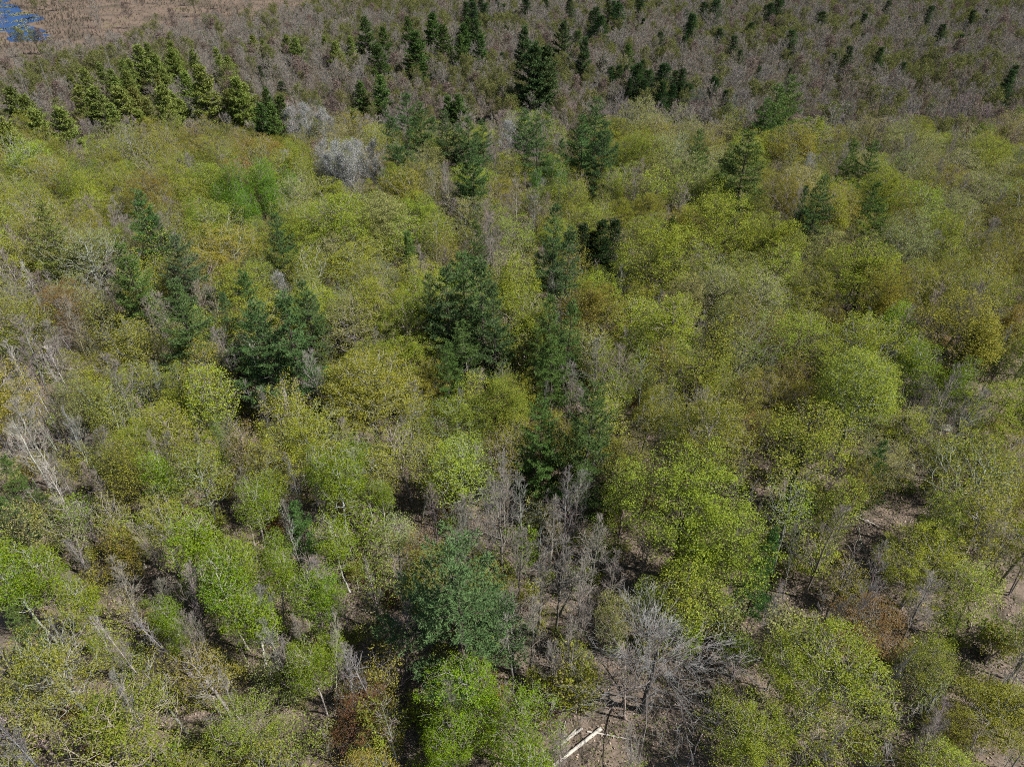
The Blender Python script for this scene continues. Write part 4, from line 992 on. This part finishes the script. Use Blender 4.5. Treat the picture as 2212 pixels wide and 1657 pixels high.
def rock_mesh(seed):
    rng = np.random.default_rng(seed); n, k = 7, 10; V = []
    for i in range(n):
        th = math.pi * (i + .5) / n
        for j in range(k):
            ph = 6.283 * j / k; q = 1 + rng.normal(0, .10)
            V.append((math.sin(th) * math.cos(ph) * q, math.sin(th) * math.sin(ph) * q * .8, math.cos(th) * q * .55))
    F = [[i * k + j, i * k + (j + 1) % k, (i + 1) * k + (j + 1) % k, (i + 1) * k + j] for i in range(n - 1) for j in range(k)]
    V = np.array(V); top = V[:k].mean(0) + [0, 0, .05]; bot = V[-k:].mean(0)
    return mk_mesh('rock', [(V, F), (np.vstack([top, V[:k]]), [[0, 1 + j, 1 + (j + 1) % k] for j in range(k)]), (np.vstack([bot, V[-k:]]), [[0, 1 + (j + 1) % k, 1 + j] for j in range(k)])], M_ROCK, True)
for i, (u, v, s, lab) in enumerate([(2042, 928, .8, 'pale flat boulder in the leafy clearing'), (1965, 1010, .7, 'small pale boulder below the leafy clearing'), (1612, 1545, .6, 'mossy boulder at the edge of the shaded clearing'), (1985, 980, .5, 'tiny grey boulder beside the young bright pine')]):
    x, y, z = at(u, v); single('boulder', rock_mesh(540 + i), lab, 'boulder', None, None, (x, y, z + .12), (0, 0, i * 1.3)).scale = (s, s, s)

# ------------------------------------------------------------------ ground litter, low plants, marsh tussocks (uncountable)
def scatter(n, ymin, ymax, fac=.74):
    y = ymin + (ymax - ymin) * RNG.random(n) ** .8; x = RNG.uniform(-1, 1, n) * fac * np.hypot(y, 52)
    return x, y, terrain(x, y)
M_LIT = leaf_material('dead_leaf', .1, .75, (0.18, 0.138, 0.11), hue=.025)
x, y, z = scatter(120000, 20, 110)
single('leaf_litter', mk_mesh('leaf_litter', [leaves(np.column_stack([x, y, z + RNG.uniform(.01, .10, len(x))]), 0.20, RNG, 2.2)], M_LIT), 'pinkish brown dead leaves strewn over the forest floor', 'leaf litter', 'stuff')
M_HERB = leaf_material('low_plant_leaf', .35, .4, (0.13, 0.18, 0.022))
x, y, z = scatter(16000, 20, 120)
keep = (np.sin(x * .35 + np.sin(y * .3) * 2) * np.cos(y * .31) + RNG.normal(0, .5, len(x))) > .05
x, y, z = x[keep], y[keep], z[keep]
C = np.repeat(np.column_stack([x, y, z + .3]), 12, 0); C = C + RNG.normal(size=C.shape) * [.4, .4, .2]
single('low_plants', mk_mesh('low_plants', [leaves(C, .15, RNG, .8)], M_HERB), 'low green plants growing through the leaf litter', 'undergrowth', 'stuff')
M_STICK = bark_material('dead_twig', (.30, .265, .235))
x, y, z = scatter(30000, 20, 120); a = RNG.uniform(0, 6.28, len(x)); l = RNG.uniform(.3, 1.8, len(x)); el = np.abs(RNG.normal(0, .8, len(x))).clip(0, 1.5)
p0 = np.column_stack([x, y, z]); p1 = p0 + np.column_stack([np.cos(a) * np.cos(el) * l, np.sin(a) * np.cos(el) * l, np.sin(el) * l + .03])
single('dead_twigs', mk_mesh('dead_twigs', [tubes(p0, p1, np.full(len(x), .016), np.full(len(x), .008), 3)], M_STICK), 'dead grey twigs littering the forest floor', 'twig litter', 'stuff')

def in_poly_points(poly, n, extra=None):
    lo, hi = poly.min(0), poly.max(0); x = RNG.uniform(lo[0], hi[0], n); y = RNG.uniform(lo[1], hi[1], n); u, v = pix(x, y, -3.0)
    k = inside(x, y, poly) & (u > -60) & (u < W + 60) & (v > -60)
    return x[k], y[k]
M_TUS = leaf_material('sedge', .2, .45, (0.125, 0.098, 0.078), hue=.03)
x, y = in_poly_points(marsh_poly, 90000)
wet = inside(x, y, pond_poly); x, y = x[~wet], y[~wet]
C = np.column_stack([x, y, terrain(x, y) + .15])[:26000]
single('sedge_tussocks', mk_mesh('sedge_tussocks', [blades(C, np.tile([0, 0, 1.0], (len(C), 1)), .8, .16, RNG, 3)], M_TUS), 'pinkish brown sedge tussocks covering the open marsh', 'sedge', 'stuff')
M_SHR = leaf_material('marsh_shrub', .2, .45, (0.075, 0.064, 0.046), hue=.05)
k = (np.sin(x * .06 + np.sin(y * .08)) * np.cos(y * .045 + x * .01) + RNG.normal(0, .3, len(x))) > .1
C = np.column_stack([x, y, terrain(x, y) + .4])[k][:20000]
single('marsh_shrubs', mk_mesh('marsh_shrubs', [blades(C, np.tile([0, 0, 1.0], (len(C), 1)), 1.1, .12, RNG, 5)], M_SHR), 'dark low shrubs in drifts over the marsh', 'shrubs', 'stuff')
x, y = in_poly_points(pond_poly, 9000)
k = (np.sin(x * .35 + 2 * np.sin(y * .12)) + np.cos(y * .30 + np.sin(x * .2)) + RNG.normal(0, .3, len(x))) > .15
C = np.column_stack([x, y, terrain(x, y) + .12])[k]
M_PAD = leaf_material('floating_mat', .1, .4, (0.14, 0.14, 0.06))
C = np.repeat(C, 10, 0) + RNG.normal(size=(len(C) * 10, 3)) * [.9, .9, .12]
single('floating_mats', mk_mesh('floating_mats', [leaves(C, .7, RNG, 2.5)], M_PAD), 'olive floating plant mats breaking up the blue pond', 'water plants', 'stuff')
# brush between the far trees
M_BRU = leaf_material('swamp_brush', .25, .4, (0.15, 0.14, 0.075), hue=.04)
y = 150 + 290 * RNG.random(42000) ** .8; x = RNG.uniform(-1, 1, len(y)) * .80 * y; k = ~inside(x, y, marsh_poly)
C = np.column_stack([x, y, terrain(x, y) + .3])[k]
single('swamp_brush', mk_mesh('swamp_brush', [blades(C, np.tile([0, 0, 1.0], (len(C), 1)), 1.4, .14, RNG, 3)], M_BRU), 'low brown green brush filling the swamp wood', 'brush', 'stuff')

print('COUNTS canopy', len(canopy), 'far', len(far), 'placed', len(placed), 'objects', len(bpy.data.objects), 'tris', sum(len(m.polygons) * 2 for m in bpy.data.meshes))
